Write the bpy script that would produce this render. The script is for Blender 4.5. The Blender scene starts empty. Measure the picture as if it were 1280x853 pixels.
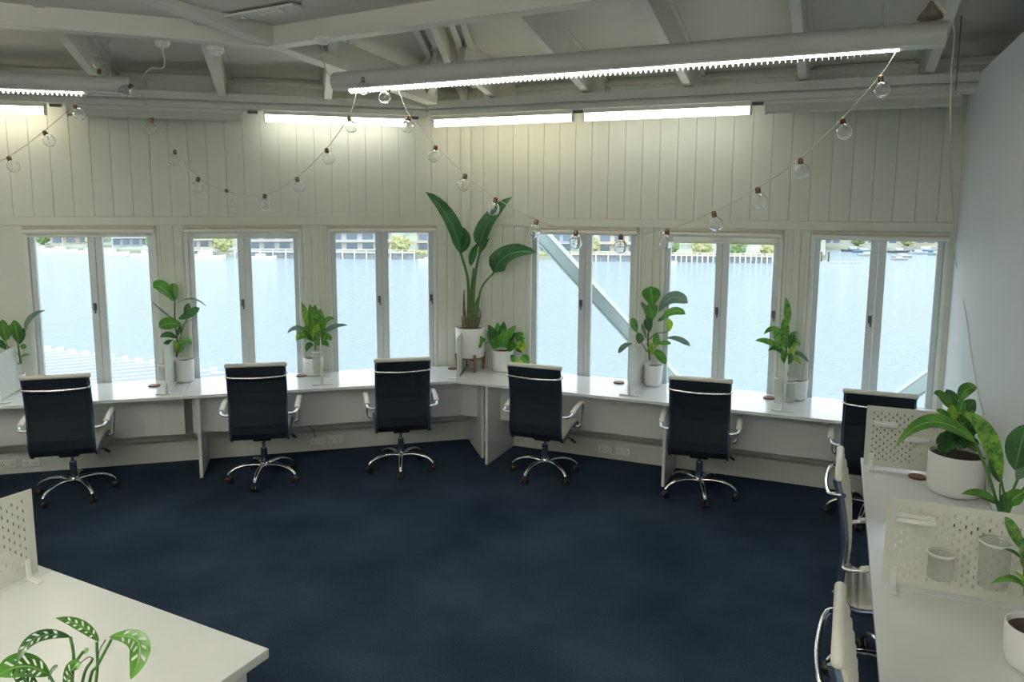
import bpy, bmesh, math, random
from mathutils import Vector, Matrix, noise
V3 = Vector
rad = math.radians
sc = bpy.context.scene
COL = sc.collection
random.seed(7)

# ------------------------------------------------------------------ camera
F, PITCH, ROLL, CAMZ = 953.0, rad(7.72), rad(0.3), 2.26
fw = V3((0, math.cos(PITCH), -math.sin(PITCH)))
rt = V3((1, 0, 0)); up = rt.cross(fw)
AX = rt * math.cos(ROLL) + up * math.sin(ROLL)
AY = -rt * math.sin(ROLL) + up * math.cos(ROLL)
EYE = V3((0, 0, CAMZ))
cd = bpy.data.cameras.new('camera'); cam = bpy.data.objects.new('camera', cd); COL.objects.link(cam)
m = Matrix((AX, AY, -fw)).transposed().to_4x4(); m.translation = EYE
cam.matrix_world = m
cd.sensor_width = 36; cd.lens = F / 1280 * 36; cd.shift_y = -40 / 1280; cd.clip_start = 0.05; cd.clip_end = 2000
sc.camera = cam

# ------------------------------------------------------------------ view, world, lights
sc.view_settings.view_transform = 'Standard'; sc.view_settings.look = 'None'
sc.view_settings.gamma = 1; sc.view_settings.use_curve_mapping = False
sc.view_settings.exposure = 0.0
SKY, TUBE, BATTEN, FILL_DOWN, FILL_UP = 3.1, 30.0, 8.5, 25.0, 230.0
w = bpy.data.worlds.new('sky'); sc.world = w; w.use_nodes = True
nt = w.node_tree; nt.nodes.clear()
tc = nt.nodes.new('ShaderNodeTexCoord'); sp = nt.nodes.new('ShaderNodeSeparateXYZ')
cr = nt.nodes.new('ShaderNodeValToRGB'); bg = nt.nodes.new('ShaderNodeBackground'); ow = nt.nodes.new('ShaderNodeOutputWorld')
nt.links.new(tc.outputs['Generated'], sp.inputs[0]); nt.links.new(sp.outputs[2], cr.inputs[0])
nt.links.new(cr.outputs[0], bg.inputs[0]); nt.links.new(bg.outputs[0], ow.inputs[0])
cr.color_ramp.elements[0].position = 0.0; cr.color_ramp.elements[0].color = (1, 1, 1, 1)
cr.color_ramp.elements[1].position = 0.7; cr.color_ramp.elements[1].color = (0.70, 0.83, 1, 1)
bg.inputs[1].default_value = SKY
sd = bpy.data.lights.new('sun', 'SUN'); sun = bpy.data.objects.new('sun', sd); COL.objects.link(sun)
sd.energy = 1.4; sd.angle = rad(1.5); sd.color = (1, 0.96, 0.9); sun.rotation_euler = (rad(38), 0, rad(-25))

# ------------------------------------------------------------------ frames of the two window walls
aL, dL, aR, dR = rad(-15.35), 7.06, rad(23.0), 6.455
nL = V3((math.sin(aL), math.cos(aL), 0)); tL = V3((nL.y, -nL.x, 0))
nR = V3((math.sin(aR), math.cos(aR), 0)); tR = V3((nR.y, -nR.x, 0))
det = nL.x * nR.y - nL.y * nR.x
C = V3(((dL * nR.y - dR * nL.y) / det, (nL.x * dR - nR.x * dL) / det, 0))
def L(t, o, z): return C + tL * t - nL * o + V3((0, 0, z))     # t along the wall, o into the room
def R(t, o, z): return C + tR * t - nR * o + V3((0, 0, z))
def S(o, s, z): return R(4.03 - s, o, z)                       # side wall: o along it, s into the room

def pix(x, y, dist):
    """point seen towards (x, y) at a given distance straight ahead of the viewer (metres along +y)"""
    r = AX * ((x - 640) / F) - AY * ((y - 386.5) / F) + fw
    return EYE + r * (dist / r.y)

# ------------------------------------------------------------------ materials
MATS = {}
def mat(name, col, rough=0.5, metal=0.0, spec=0.5, noise_amt=0, noise_scale=30, bump=0, bump_scale=200, emit=0, emit_col=None, alpha=1, coat=0, trans=0):
    if name in MATS: return MATS[name]
    mt = bpy.data.materials.new(name); mt.use_nodes = True; n = mt.node_tree
    b = n.nodes['Principled BSDF']
    b.inputs['Base Color'].default_value = (*col, 1); b.inputs['Roughness'].default_value = rough
    b.inputs['Metallic'].default_value = metal; b.inputs['Specular IOR Level'].default_value = spec
    b.inputs['Coat Weight'].default_value = coat; b.inputs['Transmission Weight'].default_value = trans
    b.inputs['Alpha'].default_value = alpha
    t = n.nodes.new('ShaderNodeTexCoord')
    if noise_amt:
        nz = n.nodes.new('ShaderNodeTexNoise'); nz.inputs['Scale'].default_value = noise_scale; nz.inputs['Detail'].default_value = 4
        n.links.new(t.outputs['Object'], nz.inputs['Vector'])
        r = n.nodes.new('ShaderNodeValToRGB'); n.links.new(nz.outputs[0], r.inputs[0])
        r.color_ramp.elements[0].position = .3; r.color_ramp.elements[1].position = .7
        r.color_ramp.elements[0].color = (*[c * (1 - noise_amt) for c in col], 1)
        r.color_ramp.elements[1].color = (*[min(1, c * (1 + noise_amt)) for c in col], 1)
        n.links.new(r.outputs[0], b.inputs['Base Color'])
    if bump:
        nz = n.nodes.new('ShaderNodeTexNoise'); nz.inputs['Scale'].default_value = bump_scale; nz.inputs['Detail'].default_value = 3
        n.links.new(t.outputs['Object'], nz.inputs['Vector'])
        bp = n.nodes.new('ShaderNodeBump'); bp.inputs['Strength'].default_value = bump; bp.inputs['Distance'].default_value = .01
        n.links.new(nz.outputs[0], bp.inputs['Height']); n.links.new(bp.outputs[0], b.inputs['Normal'])
    if emit:
        b.inputs['Emission Color'].default_value = (*(emit_col or col), 1); b.inputs['Emission Strength'].default_value = emit
    MATS[name] = mt
    return mt

wall_m = mat('wall_paint', (.66, .69, .625), .55, noise_amt=.02, noise_scale=3)
trim_m = mat('trim_paint', (.70, .72, .675), .4, noise_amt=.02, noise_scale=6)
ceil_m = mat('ceiling_paint', (.66, .645, .57), .6, noise_amt=.03, noise_scale=4)
beam_m = mat('beam_paint', (.68, .675, .61), .5, noise_amt=.03, noise_scale=5)
side_m = mat('side_wall_paint', (.74, .77, .78), .5, noise_amt=.02, noise_scale=2)
desk_m = mat('white_laminate', (.74, .76, .75), .2, noise_amt=.01, noise_scale=8)
edge_m = mat('desk_edge', (.76, .75, .70), .4)
sash_m = mat('sash_aluminium', (.58, .63, .64), .35, metal=.2)
blind_m = mat('blind_fabric', (.72, .71, .64), .7)
rail_m = mat('blind_rail', (.52, .50, .42), .5)
latch_m = mat('latch_metal', (.08, .09, .09), .4, metal=.7)
chrome = mat('chrome', (.82, .83, .85), .07, metal=1)
alu = mat('brushed_metal', (.55, .57, .58), .3, metal=.9)
blackmesh = mat('black_mesh', (.006, .012, .022), .62, noise_amt=.25, noise_scale=90, bump=.2, bump_scale=500, spec=.3)
blackpl = mat('black_plastic', (.015, .013, .013), .35)
cream = mat('cream_leather', (.74, .73, .66), .42)
navy = mat('navy_frame', (.16, .21, .30), .25, metal=.85)
pot_m = mat('pot_white', (.83, .84, .83), .35)
soil_m = mat('soil', (.035, .022, .014), .9, noise_amt=.5, noise_scale=60)
wood_m = mat('walnut', (.20, .085, .04), .45, noise_amt=.4, noise_scale=18)
coast_m = mat('coaster_wood', (.17, .085, .05), .5, noise_amt=.25, noise_scale=40)
peg_m = mat('peg_panel', (.64, .65, .59), .4)
white_m = mat('white_plastic', (.80, .81, .79), .4)
brass = mat('copper_cap', (.20, .13, .08), .4, metal=.6)
cord_m = mat('cord', (.66, .64, .55), .6)
cordd_m = mat('cord_grey', (.18, .18, .17), .6)
lampbody = mat('lamp_grey', (.60, .62, .60), .45)
tube_m = mat('lit_tube', (1, 1, 1), .5, emit=TUBE, emit_col=(1, .97, .90))
batten_m = mat('lit_diffuser', (1, 1, .97), .5, emit=BATTEN, emit_col=(1, .95, .80))
battenw_m = mat('lit_diffuser_warm', (1, 1, .97), .5, emit=BATTEN * 1.2, emit_col=(1, .88, .64))
unlit_m = mat('unlit_diffuser', (.60, .62, .56), .35)
louvre_m = mat('louvre_blades', (.85, .86, .84), .3)
soft_m = mat('tassel', (.22, .18, .14), .9)
brace_m = mat('brace_paint', (.62, .72, .74), .5)
deck_m = mat('deck_white', (.50, .54, .57), .6, noise_amt=.05, noise_scale=2)
outlet_m = mat('outlet_white', (.90, .91, .87), .4)

def thin_glass(name, tint, refl=.5, frost=0):
    mt = bpy.data.materials.new(name); mt.use_nodes = True; n = mt.node_tree; n.nodes.clear()
    o = n.nodes.new('ShaderNodeOutputMaterial'); mx = n.nodes.new('ShaderNodeMixShader')
    tr = n.nodes.new('ShaderNodeBsdfTransparent'); tr.inputs[0].default_value = (*tint, 1)
    fr = n.nodes.new('ShaderNodeLayerWeight'); fr.inputs[0].default_value = .35
    if frost:
        g = n.nodes.new('ShaderNodeBsdfPrincipled'); g.inputs['Base Color'].default_value = (.84, .86, .82, 1); g.inputs['Roughness'].default_value = .3
        mx.inputs[0].default_value = frost
    else:
        g = n.nodes.new('ShaderNodeBsdfGlossy'); g.inputs['Roughness'].default_value = .02
        mu = n.nodes.new('ShaderNodeMath'); mu.operation = 'MULTIPLY'; mu.inputs[1].default_value = refl
        n.links.new(fr.outputs['Fresnel'], mu.inputs[0])
        ge = n.nodes.new('ShaderNodeNewGeometry'); ib = n.nodes.new('ShaderNodeMath'); ib.operation = 'SUBTRACT'; ib.inputs[0].default_value = 1; n.links.new(ge.outputs['Backfacing'], ib.inputs[1])
        m3 = n.nodes.new('ShaderNodeMath'); m3.operation = 'MULTIPLY'; n.links.new(mu.outputs[0], m3.inputs[0]); n.links.new(ib.outputs[0], m3.inputs[1]); n.links.new(m3.outputs[0], mx.inputs[0])
    n.links.new(tr.outputs[0], mx.inputs[1]); n.links.new(g.outputs[0], mx.inputs[2]); n.links.new(mx.outputs[0], o.inputs[0])
    return mt
pane_m = thin_glass('window_glass', (.97, .985, .98), .35)
bulb_m = mat('bulb_glass', (.98, .99, .99), .02, trans=1)
bulb_m.node_tree.nodes['Principled BSDF'].inputs['IOR'].default_value = 1.45
frost_m = thin_glass('frosted_plastic', (.96, .97, .96), frost=.2)

def leaf_mat(name, dark, light, vein, mottled=0):
    mt = bpy.data.materials.new(name); mt.use_nodes = True; n = mt.node_tree
    b = n.nodes['Principled BSDF']; b.inputs['Roughness'].default_value = .32
    uv = n.nodes.new('ShaderNodeTexCoord'); s = n.nodes.new('ShaderNodeSeparateXYZ'); n.links.new(uv.outputs['UV'], s.inputs[0])
    def mth(op, a, bb=None, clamp=False):
        q = n.nodes.new('ShaderNodeMath'); q.operation = op; q.use_clamp = clamp
        for i, v in enumerate((a, bb)):
            if v is None: continue
            if isinstance(v, (int, float)): q.inputs[i].default_value = v
            else: n.links.new(v, q.inputs[i])
        return q.outputs[0]
    ax = mth('ABSOLUTE', mth('SUBTRACT', s.outputs[0], .5))
    rib = mth('LESS_THAN', ax, .03)
    side = mth('GREATER_THAN', mth('SINE', mth('MULTIPLY', mth('ADD', s.outputs[1], mth('MULTIPLY', ax, -.5)), 60.0)), .93)
    vv = mth('MAXIMUM', rib, mth('MULTIPLY', side, .35))
    nz = n.nodes.new('ShaderNodeTexNoise'); nz.inputs['Scale'].default_value = 9 if not mottled else 38; nz.inputs['Detail'].default_value = 3
    n.links.new(uv.outputs['Object'], nz.inputs['Vector'])
    r = n.nodes.new('ShaderNodeValToRGB'); n.links.new(nz.outputs[0], r.inputs[0])
    r.color_ramp.elements[0].position = .38; r.color_ramp.elements[1].position = .62 if not mottled else .6
    r.color_ramp.elements[0].color = (*dark, 1); r.color_ramp.elements[1].color = (*light, 1)
    mx = n.nodes.new('ShaderNodeMixRGB'); n.links.new(vv, mx.inputs[0]); n.links.new(r.outputs[0], mx.inputs[1]); mx.inputs[2].default_value = (*vein, 1)
    n.links.new(mx.outputs[0], b.inputs['Base Color'])
    ts = n.nodes.new('ShaderNodeBsdfTranslucent'); n.links.new(mx.outputs[0], ts.inputs[0])
    ms = n.nodes.new('ShaderNodeMixShader'); ms.inputs[0].default_value = .3
    out = n.nodes['Material Output']
    n.links.new(b.outputs[0], ms.inputs[1]); n.links.new(ts.outputs[0], ms.inputs[2]); n.links.new(ms.outputs[0], out.inputs[0])
    return mt
fig_l = leaf_mat('fiddle_leaf', (.05, .17, .025), (.10, .29, .04), (.25, .45, .12))
dark_l = leaf_mat('dark_leaf', (.02, .085, .025), (.04, .14, .04), (.12, .25, .1))
dief_l = leaf_mat('mottled_leaf', (.035, .15, .02), (.20, .38, .06), (.10, .27, .05), mottled=1)
poth_l = leaf_mat('pothos_leaf', (.05, .22, .03), (.13, .36, .05), (.2, .42, .1))
lime_l = leaf_mat('lime_leaf', (.22, .42, .03), (.36, .52, .05), (.45, .6, .15))
grey_l = leaf_mat('underside_leaf', (.10, .17, .13), (.15, .23, .17), (.2, .3, .2))
palm_l = leaf_mat('paddle_leaf', (.025, .115, .04), (.05, .18, .06), (.12, .28, .12))
stem_m = mat('green_stem', (.06, .16, .035), .5, noise_amt=.2, noise_scale=20)
bark_m = mat('brown_stem', (.10, .075, .045), .8, noise_amt=.3, noise_scale=50)
sheath_m = mat('dry_sheath', (.14, .12, .07), .8, noise_amt=.5, noise_scale=40)

# carpet
cm = bpy.data.materials.new('carpet'); cm.use_nodes = True; n = cm.node_tree; b = n.nodes['Principled BSDF']
b.inputs['Roughness'].default_value = .95; b.inputs['Specular IOR Level'].default_value = .08
b.inputs['Sheen Weight'].default_value = 0
t_ = n.nodes.new('ShaderNodeTexCoord'); a_ = n.nodes.new('ShaderNodeTexNoise'); a_.inputs['Scale'].default_value = 120; a_.inputs['Detail'].default_value = 2
c_ = n.nodes.new('ShaderNodeTexNoise'); c_.inputs['Scale'].default_value = 1.6; c_.inputs['Detail'].default_value = 5
mp = n.nodes.new('ShaderNodeMath'); mp.operation = 'MULTIPLY_ADD'; mp.inputs[1].default_value = .45
n.links.new(t_.outputs['Object'], a_.inputs['Vector']); n.links.new(t_.outputs['Object'], c_.inputs['Vector'])
n.links.new(a_.outputs[0], mp.inputs[0])
m2 = n.nodes.new('ShaderNodeMath'); m2.operation = 'MULTIPLY'; m2.inputs[1].default_value = .55; n.links.new(c_.outputs[0], m2.inputs[0]); n.links.new(m2.outputs[0], mp.inputs[2])
r_ = n.nodes.new('ShaderNodeValToRGB'); n.links.new(mp.outputs[0], r_.inputs[0]); n.links.new(r_.outputs[0], b.inputs['Base Color'])
r_.color_ramp.elements[0].position = .36; r_.color_ramp.elements[0].color = (.011, .021, .040, 1)
r_.color_ramp.elements[1].position = .64; r_.color_ramp.elements[1].color = (.033, .054, .088, 1)
bp = n.nodes.new('ShaderNodeBump'); bp.inputs['Strength'].default_value = .5; bp.inputs['Distance'].default_value = .006
n.links.new(a_.outputs[0], bp.inputs['Height']); n.links.new(bp.outputs[0], b.inputs['Normal'])
carpet = cm
# water
wm = bpy.data.materials.new('harbour_water'); wm.use_nodes = True; n = wm.node_tree; b = n.nodes['Principled BSDF']
b.inputs['Base Color'].default_value = (.30, .37, .40, 1); b.inputs['Roughness'].default_value = .12; b.inputs['IOR'].default_value = 1.33
t_ = n.nodes.new('ShaderNodeTexCoord'); mpn = n.nodes.new('ShaderNodeMapping'); mpn.inputs['Scale'].default_value = (.5, 1.3, 1); mpn.inputs['Rotation'].default_value = (0, 0, .3)
a_ = n.nodes.new('ShaderNodeTexNoise'); a_.inputs['Scale'].default_value = 1.6; a_.inputs['Detail'].default_value = 7; a_.inputs['Roughness'].default_value = .6
n.links.new(t_.outputs['Object'], mpn.inputs[0]); n.links.new(mpn.outputs[0], a_.inputs['Vector'])
bp = n.nodes.new('ShaderNodeBump'); bp.inputs['Strength'].default_value = 1.0; bp.inputs['Distance'].default_value = .5
n.links.new(a_.outputs[0], bp.inputs['Height']); n.links.new(bp.outputs[0], b.inputs['Normal'])
water_m = wm

# ------------------------------------------------------------------ mesh builder
class MB:
    def __init__(s, f=None): s.v = []; s.f = []; s.sm = []; s.uv = []; s.fn = f
    def add(s, vs, fs, smooth=False, uvs=None):
        k = len(s.v)
        for p in vs:
            s.v.append(tuple(s.fn(*p)) if s.fn else tuple(p))
        for f in fs: s.f.append([i + k for i in f]); s.sm.append(smooth)
        s.uv += uvs if uvs else [(0, 0)] * len(vs)
        return s
    def box(s, x0, x1, y0, y1, z0, z1):
        s.add([(x, y, z) for z in (z0, z1) for y in (y0, y1) for x in (x0, x1)],
              [(0, 2, 3, 1), (4, 5, 7, 6), (0, 1, 5, 4), (2, 6, 7, 3), (0, 4, 6, 2), (1, 3, 7, 5)]); return s
    def bar(s, a, b, wd, ht, upv=(0, 0, 1), top=True):
        """rectangular bar from a to b; a and b on the bottom centre line if top"""
        a = V3(a); b = V3(b); d = (b - a).normalized(); x = d.cross(V3(upv)).normalized(); u = x.cross(d)
        vs = []
        for p in (a, b):
            for su, sx in ((0, -1), (0, 1), (1, 1), (1, -1)):
                vs.append(p + x * sx * wd / 2 + u * (su * ht if top else (su - .5) * ht))
        s.add(vs, [(0, 1, 2, 3), (4, 7, 6, 5), (0, 4, 5, 1), (1, 5, 6, 2), (2, 6, 7, 3), (3, 7, 4, 0)]); return s
    def tube(s, pts, r, n=10, cap=True, closed=False, flat=None):
        pts = [V3(p) for p in pts]; N = len(pts)
        if isinstance(r, (int, float)): r = [r] * N
        d0 = (pts[1] - pts[0]).normalized(); ref = V3((0, 0, 1)) if abs(d0.z) < .9 else V3((1, 0, 0))
        x = d0.cross(ref).normalized(); vs = []
        for i, p in enumerate(pts):
            d = (pts[min(i + 1, N - 1)] - pts[max(i - 1, 0)])
            if closed: d = pts[(i + 1) % N] - pts[i - 1]
            d = d.normalized() if d.length > 1e-9 else d0
            x = (x - d * x.dot(d)).normalized(); y = d.cross(x)
            for k in range(n):
                an = 2 * math.pi * k / n; ca, sa = math.cos(an), math.sin(an)
                fx, fy = (flat if flat else (1, 1))
                vs.append(p + (x * ca * fx + y * sa * fy) * r[i])
        fs = []
        for i in range(N if closed else N - 1):
            for k in range(n):
                a = i * n + k; b = i * n + (k + 1) % n; j = (i + 1) % N
                fs.append((a, b, j * n + (k + 1) % n, j * n + k))
        s.add(vs, fs, True)
        if cap and not closed:
            s.add(vs[:n], [tuple(range(n))]); s.add(vs[-n:], [tuple(range(n))[::-1]])
        return s
    def lathe(s, prof, n=32, c=(0, 0, 0), cap0=True, cap1=True, axis='z'):
        vs = []; c = V3(c)
        for r, z in prof:
            for k in range(n):
                an = 2 * math.pi * k / n
                q = (r * math.cos(an), r * math.sin(an), z)
                if axis == 'y': q = (q[0], q[2], q[1])
                if axis == 'x': q = (q[2], q[0], q[1])
                vs.append(c + V3(q))
        fs = [(i * n + k, i * n + (k + 1) % n, (i + 1) * n + (k + 1) % n, (i + 1) * n + k) for i in range(len(prof) - 1) for k in range(n)]
        s.add(vs, fs, True)
        if cap0 and prof[0][0] > 1e-4: s.add(vs[:n], [tuple(range(n))])
        if cap1 and prof[-1][0] > 1e-4: s.add(vs[-n:], [tuple(range(n))])
        return s
    def prism(s, poly, z0, z1):
        n = len(poly); vs = [(x, y, z0) for x, y in poly] + [(x, y, z1) for x, y in poly]
        s.add(vs, [tuple(range(n))[::-1], tuple(range(n, 2 * n))] + [(i, (i + 1) % n, n + (i + 1) % n, n + i) for i in range(n)]); return s
    def strip(s, prof, x0, x1, th, smooth=True):
        """sheet of thickness th following a (y, z) profile, spanning x0..x1"""
        n = len(prof); P = [V3((0, *p)) for p in prof]; off = []
        for i in range(n):
            d = (P[min(i + 1, n - 1)] - P[max(i - 1, 0)]).normalized(); off.append(V3((0, -d.z, d.y)))
        vs = []
        for i in range(n):
            for x in (x0, x1): vs.append((x, P[i].y, P[i].z))
            for x in (x1, x0): q = P[i] + off[i] * th; vs.append((x, q.y, q.z))
        fs = []
        for i in range(n - 1):
            a = i * 4; b = a + 4
            for k in range(4): fs.append((a + k, a + (k + 1) % 4, b + (k + 1) % 4, b + k))
        fs += [(0, 3, 2, 1), tuple(range(4 * n - 4, 4 * n))]
        s.add(vs, fs, False); return s
    def build(s, name, material, parent=None, bevel=0, seg=2, solid=0, recalc=True, kind=None, loc=None):
        me = bpy.data.meshes.new(name)
        vs = s.v
        if loc is not None: vs = [(p[0] - loc[0], p[1] - loc[1], p[2] - loc[2]) for p in vs]
        me.from_pydata(vs, [], s.f); me.polygons.foreach_set('use_smooth', s.sm)
        if any(u != (0, 0) for u in s.uv):
            ul = me.uv_layers.new(name='UVMap')
            for lp in me.loops: ul.data[lp.index].uv = s.uv[lp.vertex_index]
        if recalc:
            bm = bmesh.new(); bm.from_mesh(me); bmesh.ops.recalc_face_normals(bm, faces=bm.faces); bm.to_mesh(me); bm.free()
        me.materials.append(material); me.update()
        o = bpy.data.objects.new(name, me); COL.objects.link(o)
        if parent is not None: o.parent = parent
        if loc is not None: o.location = loc
        if solid:
            md = o.modifiers.new('solid', 'SOLIDIFY'); md.thickness = solid; md.offset = 0
        if bevel:
            md = o.modifiers.new('bevel', 'BEVEL'); md.width = bevel; md.segments = seg; md.limit_method = 'ANGLE'; md.angle_limit = rad(40)
        if kind: o['kind'] = kind
        return o

def tag(o, label, cat, group=None):
    o['label'] = label; o['category'] = cat
    if group: o['group'] = group
    return o
def thing(name, label, cat, loc=(0, 0, 0), rz=0, group=None):
    o = bpy.data.objects.new(name, None); COL.objects.link(o); o.location = loc; o.rotation_euler = (0, 0, rz)
    o.empty_display_size = .1
    return tag(o, label, cat, group)
def copy_tree(o, parent=None):
    c = o.copy(); COL.objects.link(c); c.parent = parent
    for ch in list(o.children): copy_tree(ch, c)
    return c
def bez(a, b, c, n=10):
    a, b, c = V3(a), V3(b), V3(c)
    return [a * (1 - t) ** 2 + b * 2 * t * (1 - t) + c * t * t for t in [i / n for i in range(n + 1)]]
def spline(pts, n=8):
    P = [V3(p) for p in pts]; P = [2 * P[0] - P[1]] + P + [2 * P[-1] - P[-2]]; out = []
    for i in range(1, len(P) - 2):
        for k in range(n):
            t = k / n; a, b, c, d = P[i - 1:i + 3]
            out.append(.5 * ((2 * b) + (c - a) * t + (2 * a - 5 * b + 4 * c - d) * t * t + (-a + 3 * b - 3 * c + d) * t ** 3))
    return out + [P[-2]]

# ================================================================== THE SETTING
# ---- floor and enclosing shell
MB().add([(-9, -4, 0), (8, -4, 0), (8, 5.9, 0), tuple(R(4.2, -.12, 0)), tuple(L(0, -.12, 0)), tuple(L(-8.6, -.12, 0))], [(0, 1, 2, 3, 4, 5)]).build('floor', carpet, kind='structure', recalc=False)
mb = MB(); mb.box(-8.9, 8, -4.1, -3.9, 0, 5.2); mb.build('wall_rear', wall_m, kind='structure')
mb = MB(); mb.bar((-8.0, -4, 0), L(-7.6, 0, 0), .15, 5.2); mb.build('wall_far_left', wall_m, kind='structure')
mb = MB(); mb.bar((7.0, -4, 0), R(7.0, -.1, 0), .15, 5.2); mb.build('wall_far_right', wall_m, kind='structure')

# ---- window walls
WL = [(-3.693, -2.687, -3.227, -3.112), (-2.47, -1.487, -2.037, -1.922), (-1.263, -.266, -.834, -.714)]
WR = [(.618, 1.641, 1.095, 1.214), (1.842, 2.826, 2.294, 2.404), (3.03, 3.993, 3.463, 3.577)]
HEAD, SILL = 2.08, .66
hdir0 = -(nL + nR).normalized()
def wall_side(fn, wins, t0, t1, name, extra=None):
    mb = MB(fn)
    mb.box(t0, t1, -.22, -.06, 0, SILL)                    # below the sills
    mb.box(t0, t1, -.22, -.067, HEAD, 3.9)                 # backing above the heads
    xs = [t0] + [v for a in wins for v in a[:2]] + [t1]
    for i in range(0, len(xs), 2): mb.box(xs[i], xs[i + 1], -.22, -.06, SILL, HEAD)
    # raised cover strips on the piers
    for i in range(0, len(xs), 2):
        a, b_ = xs[i], xs[i + 1]
        if b_ - a < .35:
            c = (a + b_) / 2; mb.box(c - .028, c + .028, -.06, -.048, .73, HEAD)
            mb.box(a + .004, a + .03, -.06, -.052, .73, HEAD); mb.box(b_ - .03, b_ - .004, -.06, -.052, .73, HEAD)
    # vertical boards of the upper wall, a shadow gap between each
    return mb
mb = wall_side(L, WL, -7.7, .0, 'l')
t = -.012
while t > -7.6: mb.box(t - .1463, t, -.08, -.06, 2.152, 3.3); t -= .1495
mb.box(-7.7, 0, -.06, -.045, HEAD, 2.15)
t = -.012
while t > -.25: mb.box(t - .075, t - .003, -.06, -.053, .73, HEAD); t -= .08
t = -.3
while t > -7.6: mb.box(t - .115, t, -.06, -.052, .2, .62); t -= .12
mb.build('wall_left', wall_m, kind='structure', bevel=.002, seg=1)
mb = wall_side(R, WR, 0, 7.1, 'r')
t = .012
while t < 6.9: mb.box(t, t + .1463, -.08, -.06, 2.152, 3.3); t += .1495
mb.box(0, 4.03, -.06, -.045, HEAD, 2.15)
t = .03
while t < .52: mb.box(t, t + .105, -.06, -.053, .73, HEAD); t += .112
t = .3
while t < 4: mb.box(t, t + .115, -.06, -.052, .2, .62); t += .12
mb.build('wall_right', wall_m, kind='structure', bevel=.002, seg=1)
# solid corner post closing the angle between the two window walls
MB().prism([tuple(q[:2]) for q in (L(-.06, -.06, 0), L(-.06, -.22, 0), C - hdir0 * .30, R(.06, -.22, 0), R(.06, -.06, 0), C - hdir0 * .0635)], 0, 3.9).build('wall_corner', wall_m, kind='structure')
# corner cover strip
mb = MB(); p = C; mb.prism([tuple((L(-.03, -.05, 0))[:2]), tuple(R(.0, -.062, 0)[:2]), tuple(R(.03, -.05, 0)[:2]), tuple(((L(0, -.02, 0) + R(0, -.02, 0)) / 2)[:2])], .73, 3.1)
mb.build('trim_1', wall_m, kind='structure')
# partition on the right side, open above
MB(lambda a, b_, c: S(a, b_, c)).box(-.2, 9.8, -.14, 0, 0, 3.15).build('wall_side', side_m, kind='structure')
# baseboards
mb = MB(L); mb.box(-7.6, .0, -.06, 0, 0, .16); mb.box(-7.6, 0, -.06, .008, .16, .18); mb.build('baseboard_left', trim_m, kind='structure', bevel=.003)
mb = MB(R); mb.box(0, 4.03, -.06, 0, 0, .16); mb.box(0, 4.03, -.06, .008, .16, .18); mb.build('baseboard_right', trim_m, kind='structure', bevel=.003)
# shelf rail that carries the battens, with its groove
RO_, LO_ = .42, .21
K0 = R(-.16, RO_, 0); tk = (K0 - C).dot(tL); LO_ = -(K0 - C).dot(nL)
for nm, fn, a, b_, oo in (('trim_2', L, -7.6, tk, LO_), ('trim_3', R, -.16, 4.03, RO_)):
    mb = MB(fn); mb.box(a, b_, oo - .19, oo, 3.10, 3.165); mb.box(a, b_ , oo - .19, oo - .03, 3.088, 3.10); mb.box(a, b_, oo - .19, oo - .012, 3.04, 3.086)
    mb.build(nm, trim_m, kind='structure', bevel=.004)
# frieze moulding under the roof
for nm, fn, a, b_ in (('trim_4', L, -7.6, .0), ('trim_5', R, 0, 7)):
    MB(fn).box(a, b_, -.075, -.03, 3.275, 3.31).build(nm, beam_m, kind='structure', bevel=.004)

# ---- roof: two slopes meeting at the hip, rafters, ring beams, inner ceiling
K = .18
def rz_(o): return 3.34 + K * (o + .06)
hip = (C * 1.0, None)
hd = -(nL + nR).normalized(); ho = 1 / math.cos((aR - aL) / 2)     # along the hip, o = s / ho
def hipp(o, dz=0): q = C + hd * (o * ho); q.z = rz_(o) + dz; return q
OMAX = 9.5
for nm, fn, tend in (('ceiling_left', L, -9.0), ('ceiling_right', R, 8.5)):
    a = hipp(-.2); b_ = hipp(OMAX); c = fn(tend, OMAX, rz_(OMAX)); d = fn(tend, -.2, rz_(-.2))
    mb = MB(); top = [V3((*p[:2], p[2] + .08)) for p in (a, b_, c, d)]
    mb.add([a, b_, c, d] + top, [(0, 1, 2, 3), (7, 6, 5, 4), (0, 4, 5, 1), (1, 5, 6, 2), (2, 6, 7, 3), (3, 7, 4, 0)])
    mb.build(nm, ceil_m, kind='structure')
mb = MB()
for fn, ts in ((R, (.46, 1.285, 2.10, 2.925, 3.735, 4.6)), (L, (-.40, -1.235, -2.08, -2.95, -3.85, -4.8))):
    for t in ts:
        a = fn(t, -.06, rz_(-.06) - .25); b_ = fn(t, 4.2, rz_(4.2) - .25)
        if abs(t) < .5: b_ = fn(t, 1.0, rz_(1.0) - .25)
        mb.bar(a, b_, .062, .26)
        for sgn in (-1, 1):                                   # small cover battens where ceiling board meets rafter
            off = (tR if fn is R else tL) * .045 * sgn
            mb.bar(a + off + V3((0, 0, .225)), b_ + off + V3((0, 0, .225)), .03, .03)
mb.build('beam_rafters', beam_m, kind='structure', bevel=.003)
mb = MB()
a = hipp(.0, -.17); b_ = hipp(4.5, -.17); mb.bar(a, b_, .05, .17)
for sg, fnv in ((-1, tL), (1, tR)):
    for k, q in enumerate((.10, .19)):
        mb.bar(hipp(.05, -.05) + fnv * q * sg * 1.0, hipp(4.2, -.05) + fnv * q * sg, .045, .03)
mb.build('beam_hip', beam_m, kind='structure', bevel=.003)
P = V3((-1.62, 5.30, 3.30)); QR = P + V3((2.114, -1.215, 0)).normalized() * 6.5; QL = P + V3((-1.42, -.59, 0)).normalized() * 7.2
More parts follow.
